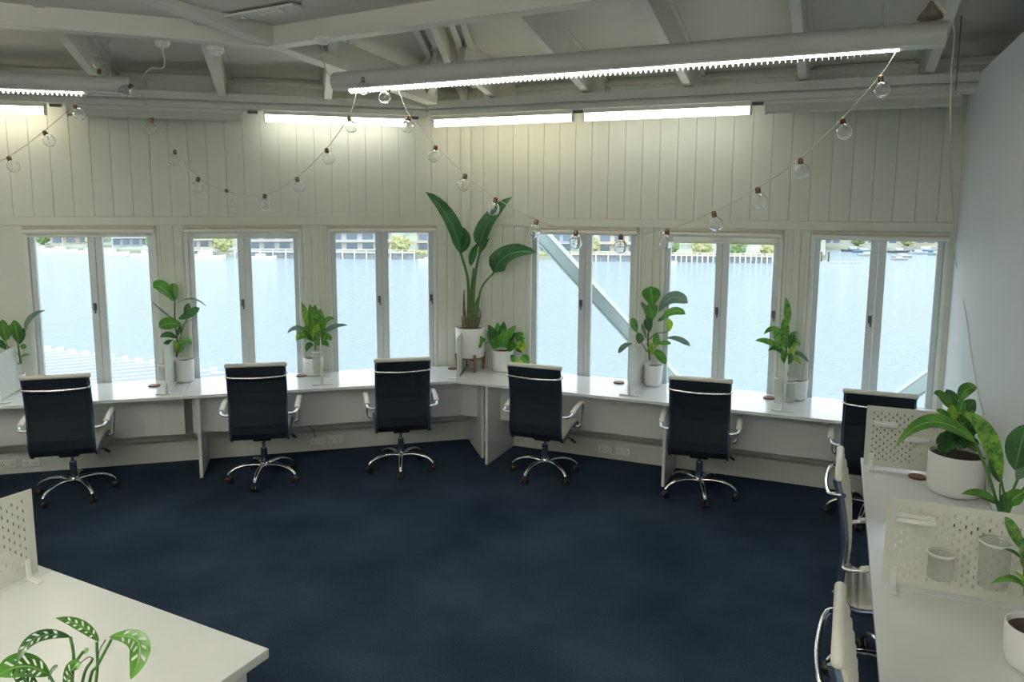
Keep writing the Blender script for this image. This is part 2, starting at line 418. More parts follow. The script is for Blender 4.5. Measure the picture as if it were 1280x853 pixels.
MB().bar(P, QR, .11, .13).build('beam_ring_right', beam_m, kind='structure', bevel=.004)
MB().bar(P, QL, .11, .13).build('beam_ring_left', beam_m, kind='structure', bevel=.004)
A_ = V3((-.70, 6.75, 3.12)); B_ = A_ + V3((-1.385, -2.255, .28)) * 1.35
MB().bar(A_, B_, .12, .20).build('beam_diagonal', beam_m, kind='structure', bevel=.004)
z0 = 3.425
mb = MB(); mb.prism([tuple(P[:2]), tuple(QR[:2]), (4.5, -4), (-8.6, -4), tuple(QL[:2])], z0, z0 + .05); mb.build('ceiling_inner', ceil_m, kind='structure')
# a bolted plate and vent grille near the joint
mb = MB(); q = V3((-1.75, 4.92, 3.40)); mb.bar(q + V3((0, 0, 0)), q + V3((.5, -.29, 0)), .10, .012)
for k in range(3): mb.lathe([(.018, 0), (.018, .012), (.008, .016)], 12, c=tuple(q + V3((.1, -.058, -.015)) * (1) + V3((.14, -.08, 0)) * k), cap1=True)
mb.build('trim_6', beam_m, kind='structure')

# ---- windows
def window(idx, fn, a, b_, m0, m1, drop):
    mb = MB(fn); zt = HEAD
    e = .03
    mb.box(a, a + e, -.16, -.05, SILL, zt); mb.box(b_ - e, b_, -.16, -.05, SILL, zt); mb.box(a, b_, -.16, -.05, zt - .03, zt); mb.box(a, b_, -.18, -.07, SILL, SILL + .02)
    fr = mb.build('window_%d' % idx, sash_m if False else trim_m, kind='structure', bevel=.003)
    mid = (m0 + m1) / 2
    for s0, s1, lat in ((a + e + .002, mid - .0015, 1), (mid + .0015, b_ - e - .002, 0)):
        sw = (m1 - m0) / 2 - .002; ow = .042
        l0, l1 = (ow, sw) if lat else (sw, ow)
        mb = MB(fn)
        mb.box(s0, s0 + l0, -.125, -.082, SILL + .02, zt - .032); mb.box(s1 - l1, s1, -.125, -.082, SILL + .02, zt - .032)
        mb.box(s0 + l0, s1 - l1, -.125, -.082, zt - .075, zt - .032); mb.box(s0 + l0, s1 - l1, -.125, -.082, SILL + .02, SILL + .06)
        sh = mb.build('window_sash', sash_m, fr, bevel=.003)
        MB(fn).box(s0 + l0 - .004, s1 - l1 + .004, -.106, -.101, SILL + .056, zt - .071).build('glass', pane_m, sh)
        # latch on the stile
        lx = (s1 - l1 / 2) if lat else (s1 - .02)
        if lat or idx in (3, 5):
            mb = MB(fn); mb.box(lx - .012, lx + .012, -.082, -.066, 1.36, 1.42); mb.tube([(lx, -.066, 1.40), (lx + .004, -.052, 1.40), (lx + .006, -.05, 1.335)], .006, 8)
            mb.build('latch', latch_m, sh)
    # restrictor pin at the head
    MB(fn).box(mid - .012, mid + .012, -.082, -.07, zt - .085, zt - .05).build('catch', alu, fr)
    return fr
k = 0
BL = {1: .03, 2: .05, 3: .0, 4: .0, 5: .055, 6: .0}
for fn, W_ in ((L, WL), (R, WR)):
    for a, b_, m0, m1 in W_:
        k += 1; window(k, fn, a, b_, m0, m1, 0)
BLAB = {1: 'cream roller blind rolled up above the leftmost harbour window',
        2: 'cream roller blind above the window behind the second chair from the left',
        3: 'cream roller blind rolled up above the window just left of the paddle-leaf plant',
        4: 'cream roller blind above the window crossed by the outdoor diagonal brace',
        5: 'cream roller blind above the window between the two bushy plants, edge let down lowest',
        6: 'cream roller blind rolled up above the window beside the white side wall'}
k = 0
for fn, W_ in ((L, WL), (R, WR)):
    for a, b_, m0, m1 in W_:
        k += 1; o_ = fn((a + b_) / 2, -.05, HEAD - .05)
        T = thing('roller_blind', BLAB[k], 'blind', o_, 0, 'roller blinds above the windows')
        def lf(t, o, z): return fn(t, o, z) - o_
        mb = MB(lf); mb.box(a + .006, b_ - .006, -.045, -.02, HEAD - .028, HEAD - .004); mb.build('head_rail', rail_m, T, bevel=.003)
        mb = MB(lf); mb.tube([(a + .01, -.034, HEAD - .048), (b_ - .01, -.034, HEAD - .048)], .02, 12); mb.build('fabric_roll', blind_m, T)
        if BL[k]:
            MB(lf).box(a + .03, b_ - .03, -.044, -.042, HEAD - .06 - BL[k], HEAD - .045).build('hanging_fabric', thin_glass('sheer_%d' % k, (.9, .9, .86), frost=.6), T)
            MB(lf).box(a + .03, b_ - .03, -.048, -.038, HEAD - .068 - BL[k], HEAD - .055 - BL[k]).build('bottom_rail', blind_m, T)

# ================================================================== OUTSIDE
SEA = -14.0; G = 1.97
mb = MB(); mb.add([(-700, 6, SEA), (700, 6, SEA), (700, 900, SEA), (-700, 900, SEA)], [(0, 1, 2, 3)]); mb.build('water', water_m, kind='structure')
shore_m = mat('shore_ground', (.30, .32, .24), .9, noise_amt=.3, noise_scale=.2)
hill_m = mat('hill_green', (.42, .47, .36), .9, noise_amt=.35, noise_scale=.15)
stone_m = mat('sea_wall_stone', (.40, .43, .44), .9, noise_amt=.25, noise_scale=1.5)
pl = [(-320, 300), (-84, 138), (-71, 131), (-58, 125), (-44, 120), (-22, 119), (8, 117.5), (26, 116), (41, 114), (50, 122), (60, 149), (82, 150), (108, 152), (300, 200)]
pl = [(a * G, b * G) for a, b in pl]
mb = MB()
for (x0, y0), (x1, y1) in zip(pl[:-1], pl[1:]):
    mb.add([(x0, y0, SEA - 1), (x1, y1, SEA - 1), (x1, y1, SEA + 1.3), (x0, y0, SEA + 1.3), (x1 * 1.12, y1 * 1.12, SEA + 2.2), (x0 * 1.12, y0 * 1.12, SEA + 2.2), (x1 * 1.5, y1 * 1.5, 30), (x0 * 1.5, y0 * 1.5, 30)],
           [(0, 1, 2, 3), (3, 2, 4, 5), (5, 4, 6, 7)])
mb.build('shore', shore_m, kind='structure')
def on_shore(x): 
    for (x0, y0), (x1, y1) in zip(pl[:-1], pl[1:]):
        if x0 <= x <= x1: return y0 + (y1 - y0) * (x - x0) / (x1 - x0)
    return 120
# houses
hcol = [(.50, .50, .48), (.44, .38, .31), (.34, .38, .42), (.50, .45, .37), (.42, .44, .43)]
hm = [mat('house_wall_%d' % i, c, .8) for i, c in enumerate(hcol)]
hroof = [mat('roof_terracotta', (.52, .30, .22), .8), mat('roof_slate', (.30, .32, .34), .8)]
hwin = mat('house_window', (.16, .21, .26), .15, metal=.3)
houses = [(-92, 'white house on the far shore, farthest left past the first chair'), (-79, 'sand-coloured waterfront house seen in the left pane of the leftmost window'),
          (-66, 'grey boat-shed house seen in the right pane of the leftmost window'), (-52, 'cream waterfront house seen in the left pane above the second chair'),
          (-38, 'pale apartment block with balconies seen in the right pane above the second chair'), (-24.5, 'grey glass-fronted block seen in the pane above the third chair'),
          (-11, 'terracotta-roofed villa with a hedge seen just left of the paddle-leaf plant'), (6, 'sand house on the far shore seen behind the diagonal brace'),
          (18, 'grey glazed house above the white pile jetty seen through the fourth window'), (62, 'tiny white shore house in the left pane of the rightmost window'),
          (73, 'tiny sand shore house near the middle stile of the rightmost window'), (83, 'tiny pale shore house in the right pane of the rightmost window')]
for i, (x, lab) in enumerate(houses):
    x = x * G; y = on_shore(x) * 1.012 + 8; wdt = [14, 17, 12, 15, 19, 20, 17, 14, 18, 13, 15, 15][i]; hh = 6 if i not in (4, 5) else 9; dp = 8
    T = thing('house', lab, 'house', (x * 1.015, y, SEA + 1.55), -math.atan2(x, y), 'houses on the far shore')
    MB().box(-wdt / 2, wdt / 2, 0, dp, -.4, hh).build('wall', hm[i % 5], T)
    mb = MB(); mb.add([(-wdt / 2 - .5, -.6, hh), (wdt / 2 + .5, -.6, hh), (wdt / 2 + .5, dp + .6, hh), (-wdt / 2 - .5, dp + .6, hh), (-wdt / 4, dp / 2, hh + 2), (wdt / 4, dp / 2, hh + 2)],
                      [(0, 1, 5, 4), (2, 3, 4, 5), (1, 2, 5), (3, 0, 4), (0, 3, 2, 1)]); mb.build('roof', hroof[i % 2], T)
    for fl in range(int(hh // 3)):
        for q in range(4):
            cx = -wdt / 2 + wdt * (q + .5) / 4
            MB().box(cx - wdt * .085, cx + wdt * .085, -.06, .02, fl * 3 + .7, fl * 3 + 2.5).build('window', hwin, T)
        MB().box(-wdt / 2, wdt / 2, -1.2, 0, fl * 3 - .12, fl * 3 + .02).build('balcony', hm[0], T)
# trees
tree_m = mat('tree_green', (.17, .24, .10), .9, noise_amt=.5, noise_scale=1.5); tree2_m = mat('tree_olive', (.33, .34, .16), .9, noise_amt=.5, noise_scale=1.5)
trees = [(-86, 'dark round tree between the two leftmost far houses'), (-72.5, 'olive tree behind the moored boats in the leftmost window'), (-59, 'green tree at the right edge of the leftmost window'),
         (-46, 'dark tree beside the cream far house'), (-31, 'olive tree between the pale apartment block and the glass block'), (-17.5, 'green tree left of the terracotta-roofed villa'),
         (-4.5, 'green tree behind the corner of the room, right of the villa'), (12, 'green tree above the hedge in the fourth window'), (24, 'big green tree at left in the fifth window'),
         (29, 'olive tree next right in the fifth window'), (34, 'yellow-green tree in the right pane of the fifth window'), (39, 'dark tree at the right edge of the fifth window'),
         (68, 'dark tree on the distant shore at left in the rightmost window'), (78, 'olive tree on the distant shore near the middle of the rightmost window'), (88.5, 'olive tree on the distant shore at far right')]
for i, (x, lab) in enumerate(trees):
    x = x * G; y = on_shore(x) * 1.006 + 1.6; T = thing('tree', lab, 'tree', (x * 1.006, y, SEA + 1.4), 0, 'trees on the far shore')
    mb = MB(); rnd = random.Random(i); bmm = bmesh.new(); bmesh.ops.create_icosphere(bmm, subdivisions=3, radius=1)
    vs = []
    for v in bmm.verts:
        q = v.co.copy(); nn = 1 + .35 * noise.noise(q * 2.2 + V3((i * 7, 0, 0))) + .2 * noise.noise(q * 6 + V3((i, 3, 0)))
        vs.append((q.x * nn * 3.0, q.y * nn * 1.6, 2.9 + q.z * nn * 2.5))
    mb.add(vs, [[v.index for v in f.verts] for f in bmm.faces], False); bmm.free()
    mb.build('crown', tree_m if i % 2 == 0 else tree2_m, T)
    MB().tube([(0, 0, -.5), (.1, 0, 1.5), (0, 0, 3)], [.28, .2, .12], 8).build('trunk', bark_m, T)
# sea walls with pile fences
jet_m = mat('jetty_white', (.68, .69, .68), .7)
def jetty(x0, x1, lab, off=-2.5, h=2.3, step=3.6):
    x0 *= G; x1 *= G
    a = V3((x0, on_shore(x0) + off, SEA)); b_ = V3((x1, on_shore(x1) + off, SEA)); d = b_ - a; o_ = a.copy()
    T = thing('jetty', lab, 'jetty', o_, 0, 'jetties along the far shore')
    MB().bar(V3((0, 0, h - .45)), d + V3((0, 0, h - .45)), 1.6, .22).build('walkway', jet_m, T)
    MB().bar(V3((0, -.7, h + .45)), d + V3((0, -.7, h + .45)), .12, .12).build('handrail', jet_m, T)
    MB().bar(V3((0, .9, -.5)), d + V3((0, .9, -.5)), .3, h - .1).build('wall_panel', stone_m, T)
    nn = int(d.length / step)
    for k in range(nn + 1):
        q = d * (k / nn); MB().box(-.16, .16, -.16, .16, -1, h + .6).build('pile', jet_m, T, loc=None).location = q + V3((0, -.85, 0))
jetty(-60, -47, 'long low jetty at the boats seen in the panes between the first two windows')
jetty(-43, -31, 'white pile jetty seen in the right pane above the second chair')
jetty(-28, -15, 'white pile jetty below the glass-fronted block')
jetty(9, 20, 'white pile jetty seen in the right pane of the fourth window')
jetty(23, 40, 'white railed jetty spanning the fifth window', step=1.5)
# boats
def boat(x, y, ln, rz, lab, mast=0, col=(.86, .87, .88), cabin=1):
    ln *= 1.45; mast *= 1.4
    T = thing('boat', lab, 'boat', (x, y, SEA), rz, 'moored boats')
    mt = mat('hull_%d%d' % (int(col[0] * 100), int(col[2] * 100)), col, .4)
    mb = MB(); W2 = ln * .16
    secs = [(-.5, .85, .0), (-.2, 1, 0), (.15, .95, 0), (.38, .55, .05), (.5, .03, .12)]; vs = []
    for s_, wd, rise in secs:
        for a_, z_ in ((-1, .16), (-.7, -.03), (.7, -.03), (1, .16)): vs.append((s_ * ln, a_ * W2 * wd, (z_ + rise * .5) * ln * .6))
    fs = [(i * 4 + k, i * 4 + (k + 1) % 4, i * 4 + 4 + (k + 1) % 4, i * 4 + 4 + k) for i in range(4) for k in range(4)] + [(0, 1, 2, 3), (19, 18, 17, 16)]
    mb.add(vs, fs); mb.build('hull', mt, T)
    if cabin: MB().box(-.2 * ln, .12 * ln, -W2 * .6, W2 * .6, .08 * ln, .2 * ln).build('cabin', mat('boat_cabin', (.5, .52, .54), .4), T, bevel=.03 * ln)
    if mast: MB().tube([(0.05 * ln, 0, .1 * ln), (.05 * ln, 0, mast)], .07, 6).build('mast', jet_m, T)
bts = [(-82, 6, 0.2, 'white motor boat moored at left in the leftmost window', 0), (-76, 7, .1, 'white yacht with mast in the left pane of the leftmost window', 6), (-70, 6, -.2, 'white launch nearest the middle stile of the leftmost window', 0),
       (-64, 8, 0, 'white yacht with mast in the right pane of the leftmost window', 7), (-57, 7, .1, 'white cruiser at the end of the low jetty', 0), (-51, 6, .1, 'white yacht moored in the left pane above the second chair', 6),
       (-46, 8, 0, 'white cruiser near the middle stile above the second chair', 0), (-38, 6, 0, 'small white launch off the white jetty above the second chair', 0), (-12.5, 4, 0, 'small white runabout seen just left of the corner plant', 0), (22, 5, 0, 'small white dinghy at the left end of the railed jetty', 0)]
for x, ln, rz, lab, ms in bts: boat(x * G, on_shore(x * G) - 8 - (ln % 3) * 2, ln, rz, lab, ms)
bts2 = [(64.5, 144.5, 6, 'small dark-hulled boat close under the distant shore at left in the rightmost window', (.10, .12, .14)), (65, 141, 6, 'blue-hulled boat off the distant shore in the left pane of the rightmost window', (.12, .20, .32)), (61, 131, 5, 'pale grey boat nearest the middle stile in the left pane of the rightmost window', (.40, .42, .38)),
        (65, 127, 5, 'grey boat just right of the middle stile of the rightmost window', (.32, .34, .33)), (71.5, 141, 6, 'dark boat with cabin left of centre in the right pane of the rightmost window', (.10, .11, .12)), (73, 137, 5, 'light grey boat in the middle of the right pane of the rightmost window', (.38, .40, .42)),
        (77.5, 143, 7, 'blue-grey boat right of centre in the right pane of the rightmost window', (.16, .24, .34)), (75, 134.5, 5, 'green-hulled boat in the right pane of the rightmost window', (.20, .30, .26)), (61.5, 121, 4, 'small grey dinghy lowest in the right pane of the rightmost window', (.36, .36, .34))]
for x, y, ln, lab, c in bts2: boat(x * G, y * G, ln, .2, lab, 0, c)
# two mooring piles with a pontoon
T = thing('pontoon', 'dark pontoon with two mooring posts seen low at left in the rightmost window', 'pontoon', (45.2 * G, 113 * G, SEA))
MB().box(-2, 13, -1, 1, -.1, .5).build('float_deck', stone_m, T)
for q in (1.2, 3.3): MB().tube([(q, 0, -.5), (q, 0, 3.4)], .24, 8).build('post', bark_m, T)
# hedge
hd_ = MB()
rnd = random.Random(4)
bmm = bmesh.new(); bmesh.ops.create_icosphere(bmm, subdivisions=2, radius=1); iv = [v.co.copy() for v in bmm.verts]; iff = [[v.index for v in f.verts] for f in bmm.faces]; bmm.free()
for x0, x1 in ((-19, -6), (4, 21), (22, 41)):
    x0 *= G; x1 *= G
    x = x0
    while x < x1:
        c = V3((x, on_shore(x) + .9, SEA + 1.7)); s_ = rnd.uniform(.6, .9)
        hd_.add([c + V3((v.x * 1.1, v.y * .7, v.z * s_)) * (1 + .25 * noise.noise(v * 3 + c)) for v in iv], iff); x += 1.1
o = hd_.build('hedge', tree2_m, kind='stuff'); o['label'] = 'clipped green hedge along the top of the far sea wall'; o['category'] = 'hedge'

# outdoor braces of this building and the ribbed white roof below the left window
def brace(a, b_, lab):
    o_ = V3(a); T = thing('steel_brace', lab, 'brace', o_, 0, 'outdoor diagonal braces')
    d = V3(b_) - o_; dn = d.normalized(); nrm = nR
    side = dn.cross(nrm).normalized()
    MB().bar(V3(), d, .075, .10, upv=tuple(side), top=False).build('web', brace_m, T)
    fl = -side if side.z < 0 else side
    MB().bar(fl * .06, d + fl * .06, .13, .012, upv=tuple(side), top=False).build('flange', deck_m, T)
    MB().bar(-fl * .06, d - fl * .06, .13, .012, upv=tuple(side), top=False).build('flange', brace_m, T)
brace(R(.30, -.55, 2.23), R(2.75, -.55, -.20), 'painted steel diagonal brace crossing outside the fourth window')
brace(R(3.55, -.55, .44), R(5.2, -.55, 2.05), 'painted steel brace end showing at the bottom right of the rightmost window')
T = thing('ribbed_roof', 'white ribbed lower roof outside the leftmost window', 'roof', (-6.0, 11.0, 0))
def q2(x, y, z): return V3((x + 6.0, y - 11.0, z))
e0, e1 = V3((-9.0, 12.45, 0)), V3((-2.5, 9.35, 0)); ed = (e1 - e0); en = V3((-ed.y, ed.x, 0)).normalized(); eo = V3((-6.0, 11.0, 0))
mb = MB(); c0 = e0 - eo; c1 = e1 - eo; mb.add([c0, c1, c1 - en * 3.2, c0 - en * 3.2] + [v + V3((0, 0, -.2)) for v in (c0, c1, c1 - en * 3.2, c0 - en * 3.2)],
                                        [(0, 1, 2, 3), (7, 6, 5, 4), (0, 4, 5, 1), (1, 5, 6, 2), (2, 6, 7, 3), (3, 7, 4, 0)]); mb.build('sheet', deck_m, T)
rib_d = V3((-.525, -.307, 0)).normalized()
for k in range(22):
    a = c0 + ed * (k * .29 / ed.length); a.z = 0
    MB().bar(a, a + rib_d * 3.0, .045, .045).build('rib', deck_m, T)
    MB().box(-.04, .04, -.04, .04, -.03, .075).build('rib_cap', brace_m, T, bevel=.008).location = a
T2 = MB().bar(e0 + en * .9 + V3((0, 0, -.35)), e1 + en * .9 + V3((0, 0, -.35)), .35, .06).build('gutter_walk', deck_m)
tag(T2, 'narrow white gutter ledge beyond the ribbed lower roof', 'ledge')

# ================================================================== DESKS
def cable(pts, name, lab, m_=None, r=.004):
    o = MB().tube(spline(pts, 8), r, 6).build(name, m_ or cord_m); return tag(o, lab, 'cable')
def desk(name, fn, a, b_, depth, lab, panels, back=-.045, endpoly=None, modesty=.30, grp='white built-in desks'):
    o_ = fn((a + b_) / 2, depth / 2, 0)
    def lf(t, o, z): return fn(t, o, z) - o_
    T = thing(name, lab, 'desk', o_, 0, grp)
    poly = endpoly or [(a, back), (b_, back), (b_, depth), (a, depth)]
    mb = MB(lf); mb.prism(poly, .705, .73); mb.build('desktop', desk_m, T, bevel=.003)
    for t in panels: MB(lf).box(t - .0125, t + .0125, (.012 if abs(t) > .1 else .09), depth - (.10 if abs(t) > .6 else .005), .001, .705).build('leg_panel', desk_m, T, bevel=.002)
    if modesty: MB(lf).box(a + .03, b_ - .03, modesty, modesty + .018, .335, .705).build('modesty_panel', desk_m, T, bevel=.002)
    return T
half = (aR - aL) / 2
def bis(o): return o * math.tan(half)          # shortening of each top at the mitred corner
desk('desk', L, -2.45, 0, .6, 'white desk under the left-hand windows ending in the corner, two chairs at it', [-2.35, .03], endpoly=[(-2.45, -.045), (bis(-.045) - .001, -.045), (-bis(.6) - .001, .6), (-2.45, .6)])
desk('desk', L, -5.2, -2.453, .6, 'white desk farthest left, the leftmost chair standing at it', [-4.9])
desk('desk', R, 0, 2.10, .6, 'white desk right of the corner under the braced window', [.495, 2.03], endpoly=[(-bis(-.045) + .001, -.045), (2.10, -.045), (2.10, .6), (bis(.6) + .001, .6)])
desk('desk', R, 2.103, 4.02, .6, 'white desk under the rightmost window running into the side wall', [3.98])
def deskS(fn_o0, fn_o1, lab):
    a, b_ = fn_o0, fn_o1; o_ = S((a + b_) / 2, .3, 0)
    T = thing('desk', lab, 'desk', o_, 0, 'white built-in desks')
    def lf(o, s, z): return S(o, s, z) - o_
    MB(lf).box(a, b_, .003, .6, .705, .73).build('desktop', desk_m, T, bevel=.003)
    for q in (a + .02, b_ - .03): MB(lf).box(q - .0125, q + .0125, .01, .5, .001, .705).build('leg_panel', desk_m, T, bevel=.002)
    MB(lf).box(a + .04, b_ - .04, .27, .288, .335, .705).build('modesty_panel', desk_m, T, bevel=.002)
deskS(1.43, 3.165, 'white desk along the side wall, farther of the two, big round pot on it')
deskS(3.168, 5.9, 'white desk along the side wall, nearer one running out of the frame bottom')
KF = V3((-.839, 2.467, 0)); U1 = V3((-.888, .460, 0)).normalized(); U2 = V3((U1.y, -U1.x, 0)); U2 = U2 if U2.y < 0 else -U2
def Fd(u, v, z): return KF + U1 * u + U2 * v + V3((0, 0, z))
fo = Fd(1.2, .7, 0)
T = thing('desk', 'white island desk in the lower left corner with the holey-leaved plant', 'desk', fo, 0, 'white built-in desks')
def lf(u, v, z): return Fd(u, v, z) - fo
MB(lf).box(0, 1.218, 0, 1.3, .695, .73).build('desktop', desk_m, T, bevel=.003)
MB(lf).box(1.221, 2.6, 0, 1.3, .695, .73).build('desktop', desk_m, T, bevel=.003)
for q in (.07, 1.22, 2.5): MB(lf).box(q - .0125, q + .0125, .05, 1.25, .001, .695).build('leg_panel', desk_m, T, bevel=.002)
MB(lf).box(.09, 2.48, .6, .618, .33, .695).build('modesty_panel', desk_m, T)

# ================================================================== PEGBOARD SCREENS
PW, PH = .56, .36
def peg_mesh():
    mb = MB(); xs = [-PW / 2]; zs = [.0]
    cols = [(-13 + i) * .02 for i in range(27)]; rows = [.02 + .02 * j for j in range(17)]
    for c in cols: xs += [c - .0028, c + .0028]
    for r in rows: zs += [r - .0072, r + .0072]
    xs.append(PW / 2); zs.append(PH)
    idx = {}; vs = []
    def vid(i, j):
        if (i, j) not in idx: idx[(i, j)] = len(vs); vs.append((xs[i], 0, zs[j]))
        return idx[(i, j)]
    fs = []
    for i in range(len(xs) - 1):
        for j in range(len(zs) - 1):
            if i % 2 == 1 and j % 2 == 1:
                ci, rj = i // 2, j // 2
                if (ci + rj) % 2 == 0 and 0 < ci < 26 and 0 < rj < 16: continue
            fs.append((vid(i, j), vid(i + 1, j), vid(i + 1, j + 1), vid(i, j + 1)))
    mb.add(vs, fs); return mb
peg_proto = None
def screen(p0, direction, lab):
    """p0: near bottom end on the desk, direction: unit vector towards the far end"""
    global peg_proto
    c = p0 + direction * (PW / 2); rz = math.atan2(direction.y, direction.x)
    if peg_proto is None:
        T = thing('pegboard_screen', lab, 'desk divider', (c.x, c.y, .7315), rz, 'white pegboard desk dividers')
        q = peg_mesh().build('panel', peg_m, T, solid=.005, recalc=False); q.location = (0, 0, .012)
        for x in (-.24, .24):
            mb = MB(); mb.box(x - .012, x + .012, -.085, .085, 0, .009); mb.box(x - .011, x + .011, -.012, -.004, .005, .085); mb.box(x - .011, x + .011, .004, .012, .005, .085)
            mb.build('foot', white_m, T, bevel=.003)
        peg_proto = T
    else:
        T = copy_tree(peg_proto); T.location = (c.x, c.y, .7315); T.rotation_euler = (0, 0, rz); T['label'] = lab
    return T, c, direction
def cup(c, lab, r=.035, h=.10, name='hanging_cup'):
    T = thing(name, lab, 'cup', c, 0, 'frosted plastic cups hung on the dividers')
    mb = MB(); mb.lathe([(r * .92, 0), (r, h * .98), (r, h), (r - .002, h), (r * .92 - .002, .003), (0.001, .003)], 28, cap0=True); mb.build('cup_wall', frost_m, T)
    mb = MB(); mb.lathe([(r + .001, h - .010), (r + .003, h - .009), (r + .003, h), (r, h + .001)], 28, cap0=False, cap1=False); mb.build('rim', white_m, T)
    return T
scr = {}
scr['L1'] = screen(L(-3.77, .54, 0), nL, 'pegboard divider on the farthest left desk, cut by the photo edge')
scr['L2'] = screen(L(-2.575, .55, 0), nL, 'pegboard divider standing beside the tall fiddle-leaf plant left of the second chair')
scr['L3'] = screen(L(-1.355, .52, 0), nL, 'pegboard divider seen edge-on between the second and third chairs')
scr['Cn'] = screen(C + hd * .61, -hd, 'pegboard divider standing in the corner before the paddle-leaf plant')
scr['R5'] = screen(R(1.735, .54, 0), nR, 'pegboard divider between the fourth and fifth chairs, white dotted face showing')
scr['R6'] = screen(R(2.915, .535, 0), nR, 'pegboard divider seen edge-on by the mottled plant in front of the rightmost pier')
scr['S1'] = screen(S(1.60, .59, 0), tR, 'pegboard divider on the side wall desk, farther one beside the big round pot')
scr['S2'] = screen(S(3.145, .562, 0), tR, 'pegboard divider on the side wall desk, nearer one holding frosted cups')
scr['fg'] = screen(Fd(1.235, .055, 0), U2, 'pegboard divider on the island desk in the lower left')
cup(L(-2.615, .40, .83), 'tall frosted cup on the divider beside the tall fiddle-leaf plant', .035, .13)
cup(L(-1.395, .34, .80), 'larger frosted cup on the divider between second and third chairs', .035, .20)
cup(L(-1.315, .40, .78), 'smaller frosted cup on that divider, right side', .03, .09)
cup(R(1.695, .20, .77), 'frosted cup half hidden behind the white dotted divider', .035, .12)
cup(R(2.873, .36, .76), 'tall frosted cup on the left face of the divider before the rightmost pier', .036, .2)
cup(R(2.960, .38, .78), 'shorter frosted cup on the right face of the divider before the rightmost pier', .033, .16)
cup(S(3.145 + .057, .365, .825), 'small frosted cup on the near face of the near side-wall divider', .048, .105)
cup(S(3.145 + .064, .19, .83), 'big frosted cup on the near face of the near side-wall divider', .055, .18)
def shelf_clip(o, s, z, wd, lab):
    c = S(o, s, z); rz = math.atan2(tR.y, tR.x) + math.pi
    T = thing('peg_shelf', lab, 'shelf', c, rz, 'little clip shelves')
    mb = MB(); mb.box(-wd / 2, wd / 2, 0, .06, 0, .004); mb.box(-wd / 2, wd / 2, .056, .06, 0, .02); mb.box(-wd / 2, wd / 2, .0, .003, 0, .018); mb.build('tray', white_m, T, bevel=.002)
    for x in (-wd / 3, wd / 3): MB().box(x - .004, x + .004, -.012, .004, .006, .02).build('hook', white_m, T)
shelf_clip(3.151, .46, 1.028, .14, 'clip shelf high on the near side-wall divider')
shelf_clip(1.607, .49, 1.0, .12, 'clip shelf high on the far side-wall divider')
shelf_clip(1.607, .32, .93, .12, 'clip shelf low on the far side-wall divider behind a leaf')

# coasters
def coaster(p, lab, r=.047):
    T = thing('coaster', lab, 'coaster', (p.x, p.y, .7305), 0, 'round brown coasters')
    MB().lathe([(r * .97, 0), (r, .002), (r, .009), (r * .96, .011)], 28).build('disc', coast_m, T)
    MB().lathe([(r * .80, .0105), (r * .82, .0122), (r * .88, .0122), (r * .90, .0105)], 28, cap0=False, cap1=False).build('rim', wood_m, T)
def dz(x, y, z=.73):
    r = AX * ((x - 640) / F) - AY * ((y - 386.5) / F) + fw
    return EYE + r * ((z - CAMZ) / r.z)
coaster(dz(193, 483), 'brown coaster by the tall fiddle-leaf plant at left')
coaster(dz(377, 470.5), 'brown coaster left of the mottled plant between the second and third chairs')
coaster(dz(566, 461.5), 'brown coaster in the corner before the paddle-leaf plant')
coaster(dz(773.5, 479), 'brown coaster left of the white dotted divider')
coaster(dz(961.5, 498.5), 'brown coaster left of the divider before the rightmost pier')
coaster(dz(1146.5, 597.5), 'brown coaster beside the big round pot on the side wall desk')

